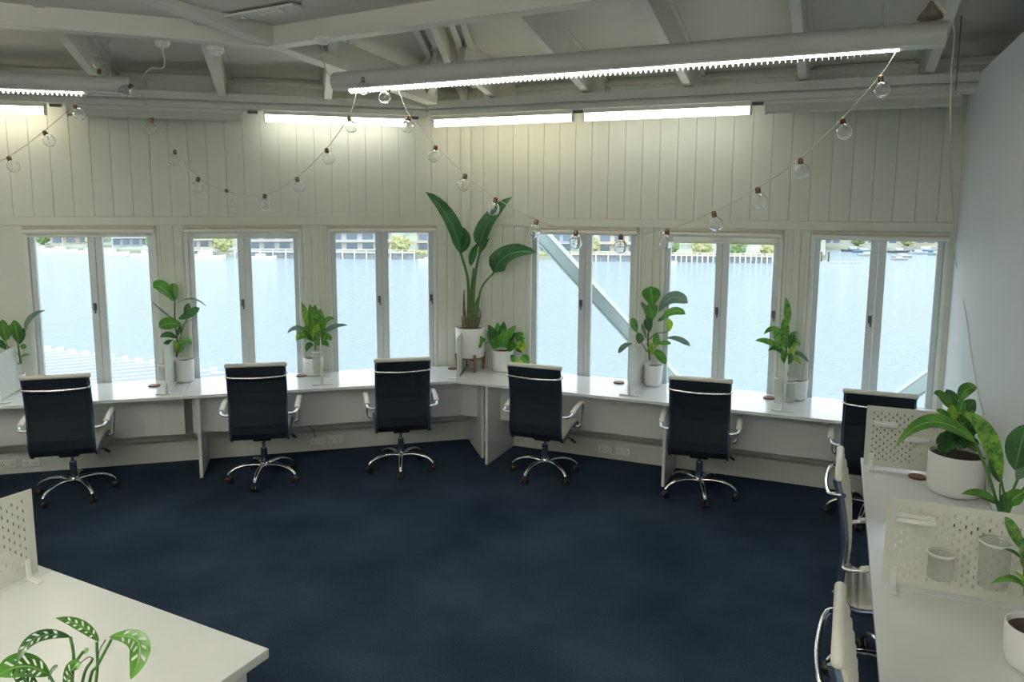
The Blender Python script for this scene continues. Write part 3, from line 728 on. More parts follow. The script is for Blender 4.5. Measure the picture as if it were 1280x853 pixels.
# ================================================================== CHAIRS
def make_chair():
    T = thing('office_chair', '', 'chair')
    # star base
    hub = MB().lathe([(.012, .085), (.03, .09), (.034, .10), (.034, .145), (.026, .152)], 20).build('hub', chrome, T)
    for k in range(5):
        an = rad(90 + 72 * k + 14); dx, dy = math.cos(an), math.sin(an)
        pts = [(dx * r, dy * r, z) for r, z in ((.02, .125), (.08, .135), (.15, .135), (.22, .118), (.265, .092), (.283, .070))]
        MB().tube(spline(pts, 4), [.021 - .0006 * min(i, 14) for i in range(21)], 10, flat=(1.1, .95)).build('leg', chrome, T)
        c = V3((dx * .285, dy * .285, .0275)); px, py = -dy, dx
        mb = MB()
        for sg in (-1, 1):
            ring = []; n = 18
            for i, (rr, off) in enumerate(((.006, .026), (.022, .026), (.0275, .020), (.0275, .008), (.022, .004))):
                for q in range(n):
                    a2 = 2 * math.pi * q / n
                    ring.append(c + V3((px, py, 0)) * off * sg + V3((dx, dy, 0)) * rr * math.cos(a2) + V3((0, 0, 1)) * rr * math.sin(a2))
            mb.add(ring, [(i * n + q, i * n + (q + 1) % n, (i + 1) * n + (q + 1) % n, (i + 1) * n + q) for i in range(4) for q in range(n)] + [tuple(range(n)), tuple(range(4 * n, 5 * n))], True)
        mb.tube([c + V3((0, 0, .0)), c + V3((-dx * .002, -dy * .002, .045))], .009, 8)
        mb.build('caster', blackpl, T)
    MB().tube([(0, 0, .14), (0, 0, .27)], .026, 16).build('column_sleeve', navy, T)
    MB().tube([(0, 0, .26), (0, 0, .37)], .014, 14).build('gas_lift', chrome, T)
    MB().box(-.07, .07, -.10, .10, .352, .385).build('tilt_plate', blackpl, T, bevel=.01)
    mb = MB(); mb.tube([(.05, .02, .385), (.19, .02, .375), (.235, .02, .36)], .006, 8); mb.tube([(.225, .02, .362), (.262, .02, .335)], [.014, .009], 8); mb.build('lever', blackpl, T)
    # side profile: seat front -> seat rear -> back top  (y forward, z up)
    prof = [(.265, .405), (.25, .435), (.20, .452), (.10, .444), (0, .428), (-.10, .410), (-.17, .402), (-.212, .418), (-.236, .46), (-.245, .53), (-.242, .61), (-.238, .70), (-.244, .79), (-.258, .88), (-.276, .96), (-.290, 1.012)]
    P3 = spline([(0, y, z) for y, z in prof], 3); sp2 = [(p.y, p.z) for p in P3]
    NS = 22                                                     # seat samples
    MBX = lambda: MB()
    # seat cushion ribbed
    def ribbed(pp, x0, x1, th, wave, name, material):
        pts = []
        acc = 0; dense = spline([(0, y, z) for y, z in pp], 6)
        mb = MB(); n = len(dense); rows = []
        cum = [0]
        for i in range(1, n): cum.append(cum[-1] + (dense[i] - dense[i - 1]).length)
        for i in range(n):
            d = (dense[min(i + 1, n - 1)] - dense[max(i - 1, 0)]).normalized(); nn = V3((0, -d.z, d.y))
            if nn.z < 0 or (abs(nn.z) < .5 and nn.y < 0): nn = -nn
            rp = th * (1 - wave * abs(math.cos(math.pi * cum[i] / .042)) ** 6)
            if i in (0, n - 1): rp = th * .4
            rows.append((dense[i], nn, rp))
        cols = [(x0, .3), (x0 + .006, .85), (x0 + .018, 1), (0, 1.0), (x1 - .018, 1), (x1 - .006, .85), (x1, .3)]
        vs = []
        for p, nn, rp in rows:
            for x, k_ in cols: q = p + nn * rp * k_; vs.append((x, q.y, q.z))
            for x in (x1, x0): vs.append((x, p.y, p.z))
        M = len(cols) + 2
        fs = [(i * M + k_, i * M + (k_ + 1) % M, (i + 1) * M + (k_ + 1) % M, (i + 1) * M + k_) for i in range(n - 1) for k_ in range(M)] + [tuple(range(M)), tuple(range((n - 1) * M, n * M))]
        mb.add(vs, fs, True); return mb.build(name, material, T)
    ribbed(prof[:7], -.208, .208, .034, .35, 'seat', cream)
    ribbed(prof[6:], -.208, .208, .026, .35, 'backrest', cream)
    # black mesh seen from behind
    bp_ = prof[6:]; mb = MB(); mb.strip([(y - .004, z) for y, z in bp_], -.205, .205, .003); mb.build('back_mesh', blackmesh, T)
    mb = MB(); mb.strip([(y, z - .006) for y, z in prof[:7]], -.205, .205, .003); mb.build('seat_underside', blackmesh, T)
    # head roll
    mb = MB(); mb.tube([(-.232, -.284, 1.024), (-.226, -.284, 1.024), (.226, -.284, 1.024), (.232, -.284, 1.024)], [.012, .0175, .0175, .012], 16, flat=(1, 1)); mb.build('head_roll', cream, T)
    for sg in (-1, 1):
        x = sg * .215
        pts = [(x, p[0] - .004, p[1]) for p in sp2[2:]]
        mb = MB(); mb.tube(pts, .014, 8, flat=(.8, 1.15)); mb.build('side_rail', navy, T)
        # arm: bracket, top tube with pad, front down tube
        ap = spline([(x, -.236, .615), (sg * .262, -.235, .618), (sg * .288, -.20, .628), (sg * .29, -.08, .655), (sg * .29, .06, .668), (sg * .288, .11, .655), (sg * .283, .13, .62), (sg * .272, .135, .50), (sg * .262, .13, .455), (sg * .236, .12, .446)], 5)
        a_ = MB().tube(ap, .0115, 10, flat=(1.15, .8)).build('armrest', mat('satin_chrome', (.86, .87, .87), .22, metal=.85), T)
        pp_ = spline([(sg * .289, -.17, .640), (sg * .29, -.08, .662), (sg * .29, .05, .675), (sg * .289, .095, .668)], 5)
        MB().tube(pp_, .021, 12, flat=(1.05, .62)).build('arm_pad', cream, a_)
        MB().lathe([(.013, -.006), (.013, .006)], 14, c=(sg * .225, -.262, .945), axis='x').build('bar_bolt', chrome, T)
    bar = spline([(-.225, -.270, .945), (-.222, -.300, .942), (-.185, -.325, .936), (0, -.338, .930), (.185, -.325, .936), (.222, -.300, .942), (.225, -.270, .945)], 6)
    MB().tube(bar, .0095, 10).build('back_bar', chrome, T)
    for yy in (-.08, .12): MB().tube([(-.215, yy, .425), (-.1, yy, .385), (.1, yy, .385), (.215, yy, .425)], .009, 8).build('crossbar', chrome, T)
    return T
ch = make_chair()
UPPER = ('gas_lift',)
chairs = [((-3.412, 5.72), aL + rad(-1), -.02, 'black-backed office chair at the left edge, leftmost of the row, turned slightly', 36),
          ((-2.042, 6.08), aL + rad(4), .0, 'black-backed office chair second from the left, below the second window', 56),
          ((-.952, 6.36), aL + rad(2), -.01, 'black-backed office chair third from the left, just before the room corner', 61),
          ((.285, 6.215), aR - rad(1), -.03, 'black-backed office chair first to the right of the room corner', 16),
          ((1.482, 5.785), aR - rad(5), -.03, 'black-backed office chair under the window with the lowest blind', 50),
          ((2.62, 5.33), aR, -.02, 'black-backed office chair half hidden behind the side wall desk divider', 16),
          ((1.822, 3.38), aR + rad(91), 0.034, 'office chair seen side-on with cream front, pushed against the side wall desk', 20),
          ((1.222, 1.975), aR + rad(91), 0.034, 'office chair at the very bottom right, cream head roll nearest the viewer', 30)]
first = True
for (x, y), hdg, dzz, lab, spin in chairs:
    T = ch if first else copy_tree(ch)
    first = False; T['label'] = lab; T['group'] = 'office chairs at the desks'
    T.location = (x, y, 0); T.rotation_euler = (0, 0, -hdg)
    ch_spin = rad(spin - 104) + hdg
    for c_ in T.children:
        nm = c_.name.split('.')[0]
        if nm in ('hub', 'leg', 'caster'): c_.rotation_euler = (0, 0, ch_spin)
        elif nm != 'column_sleeve': c_.location.z = dzz

# ================================================================== PLANTS
def leaf_geo(mb, base, tip, wid, bend=None, up_=(0, 0, 1), shape='oval', fold=.25, ripple=.0, curl=0, n=10, holes=False, seed=0):
    base, tip = V3(base), V3(tip); d = tip - base; ln = d.length; u0 = V3(up_)
    if bend is None: bend = (base + tip) / 2 + V3((0, 0, 1)) * ln * .12
    pts = bez(base, bend, tip, n); cols = [-1, -.72, -.36, 0, .36, .72, 1]
    if holes: cols = [-1, -.8, -.62, -.45, -.2, 0, .2, .45, .62, .8, 1]; n = 22; pts = bez(base, bend, tip, n)
    vs = []; uvs = []
    for i, p in enumerate(pts):
        t = i / n
        if shape == 'oval': wv = math.sin(math.pi * min(1, t * 1.0)) ** .7
        elif shape == 'fiddle': wv = max(0, math.sin(math.pi * t) ** .55) * (.55 + .55 * t)
        elif shape == 'lance': wv = math.sin(math.pi * t ** .8) ** .9
        elif shape == 'heart': wv = (math.sin(math.pi * (.12 + .88 * t)) ** .8) * (1.1 - .25 * t)
        elif shape == 'paddle': wv = min(1, (t * 5) ** .6) * (1 - t ** 3.5) ** .8
        tg = (pts[min(i + 1, n)] - pts[max(i - 1, 0)]).normalized()
        sd = tg.cross(u0); sd = sd.normalized() if sd.length > 1e-4 else V3((1, 0, 0)); nn = sd.cross(tg)
        for s_ in cols:
            rp = ripple * math.sin(t * 17 + seed + s_ * 2) * abs(s_) * wid
            q = p + sd * s_ * wid / 2 * max(wv, .015) + nn * (fold * abs(s_) * wid / 2 * wv + rp - curl * s_ * s_ * wid * wv)
            if holes: q = q + tg * (abs(s_) - .5) * wid * .5 * math.sin(math.pi * t)
            vs.append(q); uvs.append((.5 + s_ / 2 * .98, t * .98 + .01))
    M = len(cols); fs = []
    for i in range(n):
        for k in range(M - 1):
            if holes and 2 < i < n - 3 and k in (1, 2, 3, 6, 7, 8) and i % 3 == 1 and not (k in (1, 8) and i % 2): continue
            fs.append((i * M + k, i * M + k + 1, (i + 1) * M + k + 1, (i + 1) * M + k))
    mb.add(vs, fs, True, uvs)
def pot_prof(r, h, r0=None, lip=.006, rnd_=.03):
    r0 = r0 or r * .94
    return [(r0 * .2, 0), (r0 - rnd_ * .6, 0.0), (r0 - rnd_ * .15, rnd_ * .3), (r0 + (r - r0) * .15, rnd_), (r0 + (r - r0) * .6, h * .6), (r, h - .003), (r - .002, h), (r - lip, h), (r - lip - .001, h - .004), (r - lip - .004, h - .03)]
def plant(name, lab, c, pr, ph, r0=None, group=None, soil=True, zbase=.7305, rnd_=.025):
    T = thing(name, lab, 'potted plant', (c.x, c.y, zbase), 0, group)
    MB().lathe(pot_prof(pr, ph, r0, rnd_=rnd_), 40).build('pot', pot_m, T)
    if soil: MB().lathe([(.001, ph - .018), (pr * .5, ph - .014), (pr - .008, ph - .022)], 24, cap0=False, cap1=False).build('soil', soil_m, T)
    return T
class Leafer:
    """leaves and stems given by where they are seen, at distances around the plant's own"""
    def __init__(s, T, dist): s.T = T; s.o = V3(T.location); s.D = dist; s.k = 0
    def w(s, x, y, d=0): return pix(x, y, s.D + d) - s.o
    def leaf(s, b_, t, wpx, m_, d0=0, d1=0, bend=None, face='f', **kw):
        s.k += 1; base = s.w(*b_, d0); tip = s.w(*t, d1); wd = wpx * s.D / F
        view = (EYE - (base + s.o)).normalized(); rnd = random.Random(s.k * 13 + int(b_[0]))
        if face == 'f': u = view + V3((0, 0, .5)) + V3((rnd.uniform(-.2, .2), 0, rnd.uniform(-.2, .2)))
        elif face == 'u': u = V3((rnd.uniform(-.15, .15), -.15, 1))
        else: u = V3(face)
        bd = s.w(*bend, (d0 + d1) / 2) if bend else None
        if bd is None: bd = (base + tip) / 2 + V3((0, 0, .1)) * (tip - base).length
        mb = MB(); leaf_geo(mb, base, tip, wd, bd, u.normalized(), seed=s.k, **kw)
        for i, p in enumerate(mb.v):
            q = V3(p) + s.o - C
            for nn, lim in ((nL, .035), (nR, .035), (tR, 4.018)):
                ex = q.dot(nn) - lim
                if ex > 0: q = q - nn * (ex + .001 * (i % 3))
            mb.v[i] = tuple(q + C - s.o)
        return mb.build('leaf', m_, s.T, recalc=False)
    def stem(s, pts, r, m_=None, name='stem', r1=None):
        q = spline([s.w(*p) for p in pts], 5); N = len(q); r1 = r1 or r * .7
        return MB().tube(q, [r + (r1 - r) * i / (N - 1) for i in range(N)], 8).build(name, m_ or stem_m, s.T)

# A far-left plant
c = L(-3.80, .055, 0); T = plant('potted_peace_lily', 'small leafy plant in a white pot at the left edge behind the first divider', c, .078, .135)
lf_ = Leafer(T, c.y)
lf_.stem([(26, 455), (22, 430), (24, 423)], .005); lf_.leaf((24, 430), (17, 400), 13, fig_l, d1=-.03, shape='oval')
lf_.stem([(27, 455), (24, 430), (34, 410)], .004); lf_.leaf((31, 412), (57, 388), 10, grey_l, d1=-.12, shape='lance', bend=(36, 394))
lf_.leaf((24, 431), (30, 410), 9, dark_l, d1=.02); lf_.leaf((24, 449), (38, 444), 5, fig_l, d1=-.05, shape='lance', bend=(30, 443))
lf_.leaf((28, 437), (31, 430), 7, fig_l)
lf_.stem([(24, 456), (12, 440), (7, 425)], .004); lf_.leaf((7, 428), (3, 399), 12, fig_l, d1=-.05); lf_.leaf((8, 437), (-6, 424), 8, dark_l, d1=-.06); lf_.leaf((10, 425), (14, 405), 7, grey_l, d1=.02)
lf_.stem([(25, 456), (22, 442), (8, 432)], .003)
# B fiddle leaf
c = L(-2.50, .06, 0); T = plant('fiddle_leaf_fig', 'tall fiddle-leaf plant in a white pot between the first two windows', c, .083, .20, .075)
lf_ = Leafer(T, c.y - .01)
lf_.stem([(221, 446), (221.5, 425), (218.5, 402), (218.5, 377)], .008, bark_m)
lf_.stem([(221, 444), (228, 412), (235, 397)], .005, bark_m)
lf_.leaf((218.5, 378), (191, 359), 21, fig_l, d1=-.1, shape='fiddle', bend=(203, 353)); lf_.leaf((218.5, 377), (216, 354), 13, fig_l, d1=.03, shape='fiddle')
lf_.leaf((219, 381), (259, 384), 7, grey_l, d1=-.03, shape='lance', bend=(239, 366), face='u'); lf_.leaf((218.5, 401), (188.5, 376), 6, grey_l, d1=-.05, shape='lance', bend=(204, 392), face='u')
lf_.leaf((223, 399), (250, 385), 13, dark_l, d1=-.05, shape='fiddle', bend=(236, 394)); lf_.leaf((232, 396), (236, 379), 8, dark_l, d1=.02)
lf_.leaf((227, 408), (199, 410), 19, fig_l, d1=-.12, shape='fiddle', bend=(212, 400)); lf_.leaf((225, 409), (248, 397), 6, grey_l, d1=-.04, shape='lance', face='u')
lf_.leaf((221, 423), (200, 422), 8, dark_l, d1=-.1, bend=(210, 415)); lf_.leaf((221, 428), (204, 430), 7, dark_l, d1=-.08); lf_.leaf((222, 428), (240, 431), 10, fig_l, d1=-.1, bend=(231, 422))
lf_.leaf((222, 442), (216, 425), 9, lime_l, d1=-.04); lf_.leaf((223, 442), (232, 428), 8, fig_l, d1=-.06)
lf_.leaf((222, 420), (227, 408), 6, dark_l)
# C dieffenbachia
c = L(-1.42, .065, 0); T = plant('mottled_dumb_cane', 'bushy mottled-leaf plant in a white pot between the second and third chairs', c, .088, .165, .078)
lf_ = Leafer(T, c.y - .01)
lf_.stem([(394, 444), (394, 425)], .009)
for b_, t_, w_, m_, bd, d1 in [((392, 428), (377, 378), 10, dief_l, (386, 402), .03), ((393, 420), (387, 380), 9, fig_l, None, 0), ((394, 420), (393.5, 380), 9, dief_l, None, .03), ((395, 421), (401, 386), 16, dief_l, None, -.05),
        ((396, 417), (418, 399), 8, fig_l, (408, 395), -.03), ((397, 423), (435, 407), 6, grey_l, (414, 404), -.05), ((392, 424), (359, 417), 7, grey_l, (372, 401), -.06), ((392, 426), (370, 426), 12, dief_l, (378, 412), -.1),
        ((397, 420), (409, 398), 14, dief_l, None, -.08), ((396, 428), (415, 426), 11, dief_l, (407, 417), -.08), ((396, 432), (411, 434), 8, fig_l, (405, 424), -.05), ((392, 432), (383, 440), 8, dark_l, (385, 428), -.05),
        ((393, 426), (389, 402), 12, dief_l, None, -.1), ((395, 428), (398, 405), 13, lime_l, None, -.11), ((392, 428), (380, 408), 12, fig_l, None, -.05), ((394, 432), (402, 414), 11, dief_l, None, -.1)]:
    lf_.leaf(b_, t_, w_, m_, d1=d1, bend=bd, shape='oval')
# D bird of paradise on a wooden stand
c = V3((-.388, 7.015, 0))
st = thing('plant_stand', 'dark wooden plant stand with peg legs under the big corner pot', 'plant stand', (c.x, c.y, .7305))
mb = MB(); mb.box(-.125, .125, -.018, .018, .10, .128); mb.box(-.018, .018, -.125, .125, .1005, .1275); o = mb.build('cross', wood_m, st, bevel=.003); o.rotation_euler = (0, 0, .35)
for k in range(4):
    a = .35 + k * math.pi / 2; MB().tube([(.128 * math.cos(a), .128 * math.sin(a), 0), (.136 * math.cos(a), .136 * math.sin(a), .165)], [.011, .014], 12).build('leg', wood_m, st)
T = plant('bird_of_paradise', 'tall paddle-leaf plant in the big white pot in the room corner', c, .142, .28, .128, zbase=.7305 + .1285, rnd_=.02)
lf_ = Leafer(T, c.y)
for k, (pts, r) in enumerate([([(585, 410), (586, 375), (584, 345), (575, 314)], .016), ([(591, 410), (592, 365), (596, 332), (604, 300)], .016), ([(588, 410), (589, 365), (592, 335)], .012), ([(596, 408), (598, 378), (603, 358), (618, 340)], .011)]):
    lf_.stem(pts, r, name='stalk')
for k, (pts, r) in enumerate([([(582, 410), (580, 385), (580, 362)], .02), ([(586, 410), (586, 380), (590, 355)], .022), ([(592, 410), (594, 385), (597, 372)], .02), ([(579, 410), (577, 395)], .012), ([(596, 410), (600, 395), (599, 386)], .014), ([(589, 410), (588, 385)], .026)]):
    lf_.stem([(p[0], p[1]) for p in pts], r, sheath_m, name='dry_sheath', r1=.004)
lf_.leaf((577, 319), (532, 240), 22, palm_l, d1=-.10, bend=(567, 268), shape='paddle', fold=.35, face=(.5, -.8, .4)); lf_.leaf((576, 316), (579, 284), 12, palm_l, d1=-.05, shape='lance', bend=(588, 300))
lf_.leaf((599, 309), (640, 246), 22, palm_l, d1=-.08, bend=(603, 277), shape='paddle', fold=.35, face=(-.3, -.9, .5), ripple=.02); lf_.leaf((588, 333), (598, 303), 10, palm_l, d1=-.05, shape='lance', fold=.6)
lf_.leaf((617, 341), (671, 316), 27, palm_l, d1=-.16, bend=(628, 308), shape='paddle', fold=.25, face=(.2, -.8, .6), ripple=.015)
lf_.leaf((598, 318), (612, 298), 8, fig_l, d1=-.04, shape='lance')
# E pothos
c = dz(623.5, 460); c = c - V3((c.x, c.y, 0)).normalized() * 0 + V3((0, .09, 0)); c = R(.41, .052, 0)
T = plant('trailing_pothos', 'trailing pothos in a round white pot beside the big corner pot', c, .102, .20, .095)
lf_ = Leafer(T, c.y); rnd = random.Random(5)
lf_.stem([(628, 434), (640, 425), (650, 425), (653, 440), (650, 452)], .003); lf_.stem([(620, 434), (612, 428), (603, 432)], .003)
for b_, t_, w_, m_ in [((622, 432), (610, 406), 12, dark_l), ((624, 432), (622, 403), 12, poth_l), ((627, 432), (630, 402), 12, dark_l), ((628, 430), (645, 407), 11, poth_l), ((618, 430), (608, 414), 11, poth_l), ((630, 430), (648, 417), 11, dark_l),
        ((622, 434), (612, 424), 14, poth_l), ((625, 434), (621, 418), 14, poth_l), ((628, 434), (632, 416), 14, poth_l), ((632, 434), (643, 424), 13, poth_l), ((618, 434), (613, 431), 10, poth_l),
        ((645, 425), (655, 418), 12, poth_l), ((648, 428), (656, 440), 12, lime_l), ((646, 433), (633, 439), 11, poth_l), ((652, 428), (656, 423), 10, poth_l), ((652, 446), (661, 455), 13, poth_l), ((643, 445), (638, 456), 10, poth_l), ((650, 450), (648, 459), 9, lime_l), ((604, 424), (594, 435), 15, poth_l), ((606, 426), (590, 423), 7, dark_l), ((648, 440), (652, 433), 9, dark_l), ((624, 430), (637, 412), 12, poth_l)]:
    lf_.leaf(b_, t_, w_, m_, d0=rnd.uniform(-.12, -.02), d1=rnd.uniform(-.16, -.04), shape='heart')
# F fiddle leaf right
c = R(1.83, .06, 0); T = plant('fiddle_leaf_fig', 'big-leaved fiddle fig in a white pot behind the white dotted divider', c, .08, .185, .072)
lf_ = Leafer(T, c.y - .02)
lf_.stem([(812, 450), (810, 420), (815, 400), (815.5, 382)], .008, bark_m); lf_.stem([(811, 425), (820, 417), (831, 416), (836, 412)], .004, bark_m); lf_.stem([(809, 440), (800, 425), (797, 415)], .005, bark_m)
for b_, t_, w_, m_, bd, d1 in [((815, 382), (813.5, 358), 27, fig_l, None, -.08), ((823, 391), (860, 379), 19, grey_l, (838, 360), -.1), ((825, 402), (857, 393), 13, fig_l, (840, 382), -.1), ((836, 415), (837.5, 399), 11, lime_l, None, -.05),
        ((796.6, 416), (788, 399), 14, fig_l, None, -.08), ((816, 400), (811, 379), 21, fig_l, None, -.1), ((811, 394), (801, 378), 8, grey_l, None, -.04), ((811.6, 416), (809, 397), 13, dark_l, None, -.08),
        ((833, 423), (863, 433), 9, grey_l, (848, 420), -.1), ((791, 430), (773, 442), 8, grey_l, (780, 429), -.08), ((798, 430), (802, 417), 14, dark_l, None, -.06), ((808, 424), (802, 405), 6, grey_l, None, -.04),
        ((818, 433), (824, 419), 15, fig_l, None, -.1), ((820, 431), (839, 430), 7, fig_l, (829, 427), -.08), ((816, 440), (832, 456), 13, fig_l, (824, 438), -.15), ((814, 441), (811, 427), 9, lime_l, None, -.12), ((814, 443), (822, 434), 12, lime_l, None, -.1), ((822, 402), (833, 396), 6, dark_l, None, 0), ((814, 406), (808, 392), 8, dark_l, None, 0)]:
    lf_.leaf(b_, t_, w_, m_, d1=d1, bend=bd, shape='fiddle', fold=.15)
# G dieffenbachia by the rightmost pier
c = R(3.0, .06, 0); T = plant('mottled_dumb_cane', 'upright mottled plant in a pale pot before the rightmost window pier', c, .075, .16, .068)
lf_ = Leafer(T, c.y - .02)
lf_.stem([(984, 470), (983, 452), (983, 430), (982, 410)], .008)
for b_, t_, w_, m_, bd, d1 in [((983, 410), (982, 372), 9, dief_l, (986, 390), -.02), ((982, 428), (980, 398), 11, dief_l, None, -.05), ((982, 425), (955, 418), 8, fig_l, (968, 402), -.08), ((981, 440), (944, 426), 9, dief_l, (962, 424), -.1),
        ((981, 445), (960, 439), 6, dark_l, (968, 431), -.05), ((982, 436), (965, 416), 12, dief_l, (972, 420), -.05), ((985, 436), (998, 421), 10, dark_l, (992, 412), -.06), ((986, 440), (999, 434), 9, dief_l, (997, 418), -.06),
        ((985, 444), (1011, 454), 6, grey_l, (1000, 436), -.05), ((986, 446), (996, 436), 11, lime_l, None, -.1), ((983, 456), (978, 438), 10, dief_l, None, -.08), ((985, 456), (990, 442), 9, fig_l, None, -.09), ((984, 458), (976, 449), 7, fig_l, None, -.08), ((987, 452), (1001, 456), 6, lime_l, (995, 444), -.08)]:
    lf_.leaf(b_, t_, w_, m_, d1=d1, bend=bd, shape='oval')
# H compact plant in the big round pot
c = S(1.865, .145, 0); T = plant('peperomia', 'compact glossy-leaved plant in the big round pot on the side wall desk', c, .142, .225, .138, rnd_=.05)
lf_ = Leafer(T, c.y)
lf_.stem([(1200, 560), (1198, 540), (1192, 515)], .007); lf_.stem([(1205, 560), (1212, 530), (1216, 505)], .007); lf_.stem([(1195, 562), (1188, 545), (1182, 520)], .006)
for b_, t_, w_, m_, bd, d1 in [((1190, 512), (1167, 492), 14, fig_l, (1176, 492), -.05), ((1192, 510), (1183, 487), 17, dark_l, None, 0), ((1200, 503), (1221, 484), 17, fig_l, (1206, 482), .03), ((1206, 520), (1219, 500), 19, dark_l, None, -.03),
        ((1205, 532), (1217, 512), 18, fig_l, None, -.06), ((1190, 530), (1191, 506), 13, lime_l, None, -.05), ((1192, 532), (1170, 514), 10, fig_l, (1178, 513), -.04), ((1198, 545), (1195, 524), 12, dark_l, None, -.06), ((1202, 545), (1218, 524), 15, fig_l, None, -.08),
        ((1212, 545), (1231, 537), 15, dark_l, (1222, 528), -.05), ((1206, 560), (1222, 560), 14, fig_l, (1214, 548), -.13), ((1200, 562), (1190, 555), 9, fig_l, None, -.13), ((1186, 553), (1172, 548), 8, dark_l, None, -.1), ((1180, 556), (1176, 547), 8, fig_l, None, -.12), ((1198, 520), (1204, 500), 13, fig_l, None, 0), ((1196, 540), (1184, 524), 12, fig_l, None, -.08), ((1208, 556), (1204, 545), 11, lime_l, None, -.13)]:
    lf_.leaf(b_, t_, w_, m_, d1=d1, bend=bd, shape='oval', fold=.35)
rnd = random.Random(9)
for k in range(26):
    an = 2 * math.pi * k / 26 + rnd.uniform(-.1, .1); hh = rnd.choice([2, 8, 20, 34]); rr = rnd.uniform(26, 34) * (1 - hh / 90)
    tx, ty = 1199 + rr * math.cos(an), 562 - 9 * math.sin(an) - hh
    lf_.leaf((1199 + 4 * math.cos(an), 558 - hh * .7), (tx, ty), rnd.uniform(14, 19), rnd.choice([dark_l, fig_l, dark_l]), d0=0, d1=.11 * math.sin(an), bend=((1199 + tx) / 2, min(ty, 558 - hh * .7) - 9), shape='oval', fold=.3)
# I long-leaved plant behind the near divider
c = S(2.80, .20, 0); T = plant('arching_dumb_cane', 'arching long-leaved plant standing behind the near side-wall divider', c, .10, .17, .09)
lf_ = Leafer(T, c.y); 
lf_.stem([(1252, 650), (1246, 628), (1234, 590), (1219, 553)], .008, name='stalk'); lf_.stem([(1256, 650), (1256, 625), (1251, 598)], .007, name='stalk'); lf_.stem([(1258, 650), (1264, 620), (1276, 590)], .007, name='stalk'); lf_.stem([(1250, 648), (1250, 605)], .005, name='stalk'); lf_.stem([(1258, 648), (1268, 625), (1284, 606)], .006, name='stalk')
lf_.leaf((1220, 554), (1119, 559), 21, fig_l, d1=-.02, bend=(1162, 499), shape='lance', fold=.3, n=16, ripple=.01)
lf_.leaf((1252, 600), (1197, 516), 22, dief_l, d1=.05, bend=(1236, 520), shape='lance', fold=.3, n=14); lf_.leaf((1268, 588), (1284, 530), 34, dark_l, d1=-.02, shape='oval'); lf_.leaf((1250, 604), (1240, 576), 14, dark_l, d1=.05)
lf_.leaf((1246, 630), (1201, 618), 14, fig_l, d1=-.08, bend=(1226, 612), shape='lance', ripple=.03); lf_.leaf((1258, 632), (1281, 615), 20, fig_l, d1=-.05, bend=(1270, 620)); lf_.leaf((1270, 600), (1292, 575), 16, grey_l, d1=-.05); lf_.leaf((1254, 634), (1262, 615), 13, dark_l)
lf_.leaf((1256, 640), (1242, 628), 10, dark_l, d1=-.04)
# J dieffenbachia nearest on the side wall desk
c = S(3.58, .115, 0); T = plant('mottled_dumb_cane', 'mottled plant in a white pot at the right edge, nearest on the side wall desk', c, .10, .15, .095, rnd_=.04)
lf_ = Leafer(T, c.y)
lf_.stem([(1283, 745), (1282, 710), (1284, 680)], .008)
lf_.leaf((1284, 690), (1256, 646), 22, dief_l, d1=-.06, bend=(1264, 668), shape='oval'); lf_.leaf((1284, 715), (1276, 672), 20, dief_l, d1=-.05, shape='oval'); lf_.leaf((1282, 735), (1239, 730), 12, fig_l, d1=-.08, bend=(1266, 716), shape='lance')
lf_.leaf((1278, 700), (1253, 687), 5, dark_l, d1=-.03, shape='lance', bend=(1266, 686)); lf_.leaf((1284, 738), (1268, 716), 12, lime_l, d1=-.07); lf_.leaf((1285, 735), (1300, 700), 18, dief_l); lf_.leaf((1286, 700), (1310, 660), 18, dief_l); lf_.leaf((1284, 745), (1275, 722), 10, dief_l, d1=-.08)
# K swiss-cheese vine on the island desk
c = V3((-1.30, 1.80, 0)); T = plant('swiss_cheese_plant', 'holey-leaved plant on the island desk in the lower left corner', c, .09, .15, .08)
lf_ = Leafer(T, 1.78)
def hl(*a, **k): return lf_.leaf(*a, holes=True, **k)
for pts in ([(88, 797), (92, 820), (90, 853), (84, 960)], [(121, 803), (120, 853), (100, 960)], [(139, 800), (122, 832), (112, 853), (100, 960)], [(116, 824), (103, 853), (90, 960)], [(104, 815), (93, 830)]): lf_.stem(pts, .0035, r1=.0045)
lf_.stem([(132, 800), (124, 815), (122, 832)], .0015, bark_m, name='tendril'); lf_.stem([(100, 830), (110, 822), (116, 823)], .0015, bark_m, name='tendril')
hl((89, 797), (20, 833), 16, dark_l, d1=-.10, bend=(34, 782), shape='lance', fold=.2)
hl((124, 802), (69, 773), 15, fig_l, d1=-.06, bend=(103, 778), shape='lance', fold=.25)
hl((136, 797), (163, 850), 26, fig_l, d1=-.08, bend=(196, 786), shape='oval', fold=.15)
hl((104, 818), (111, 812), 7, fig_l, shape='oval'); hl((62, 845), (-4, 846), 34, fig_l, d1=-.10, bend=(30, 822), shape='oval'); hl((80, 862), (96, 838), 20, fig_l, bend=(92, 826), shape='oval', d1=-.02)
hl((60, 850), (72, 834), 12, dark_l, shape='oval', d1=-.03); hl((50, 870), (15, 838), 20, dark_l, shape='oval', d1=-.04)
lf_.stem([(62, 845), (72, 870), (84, 960)], .0035)

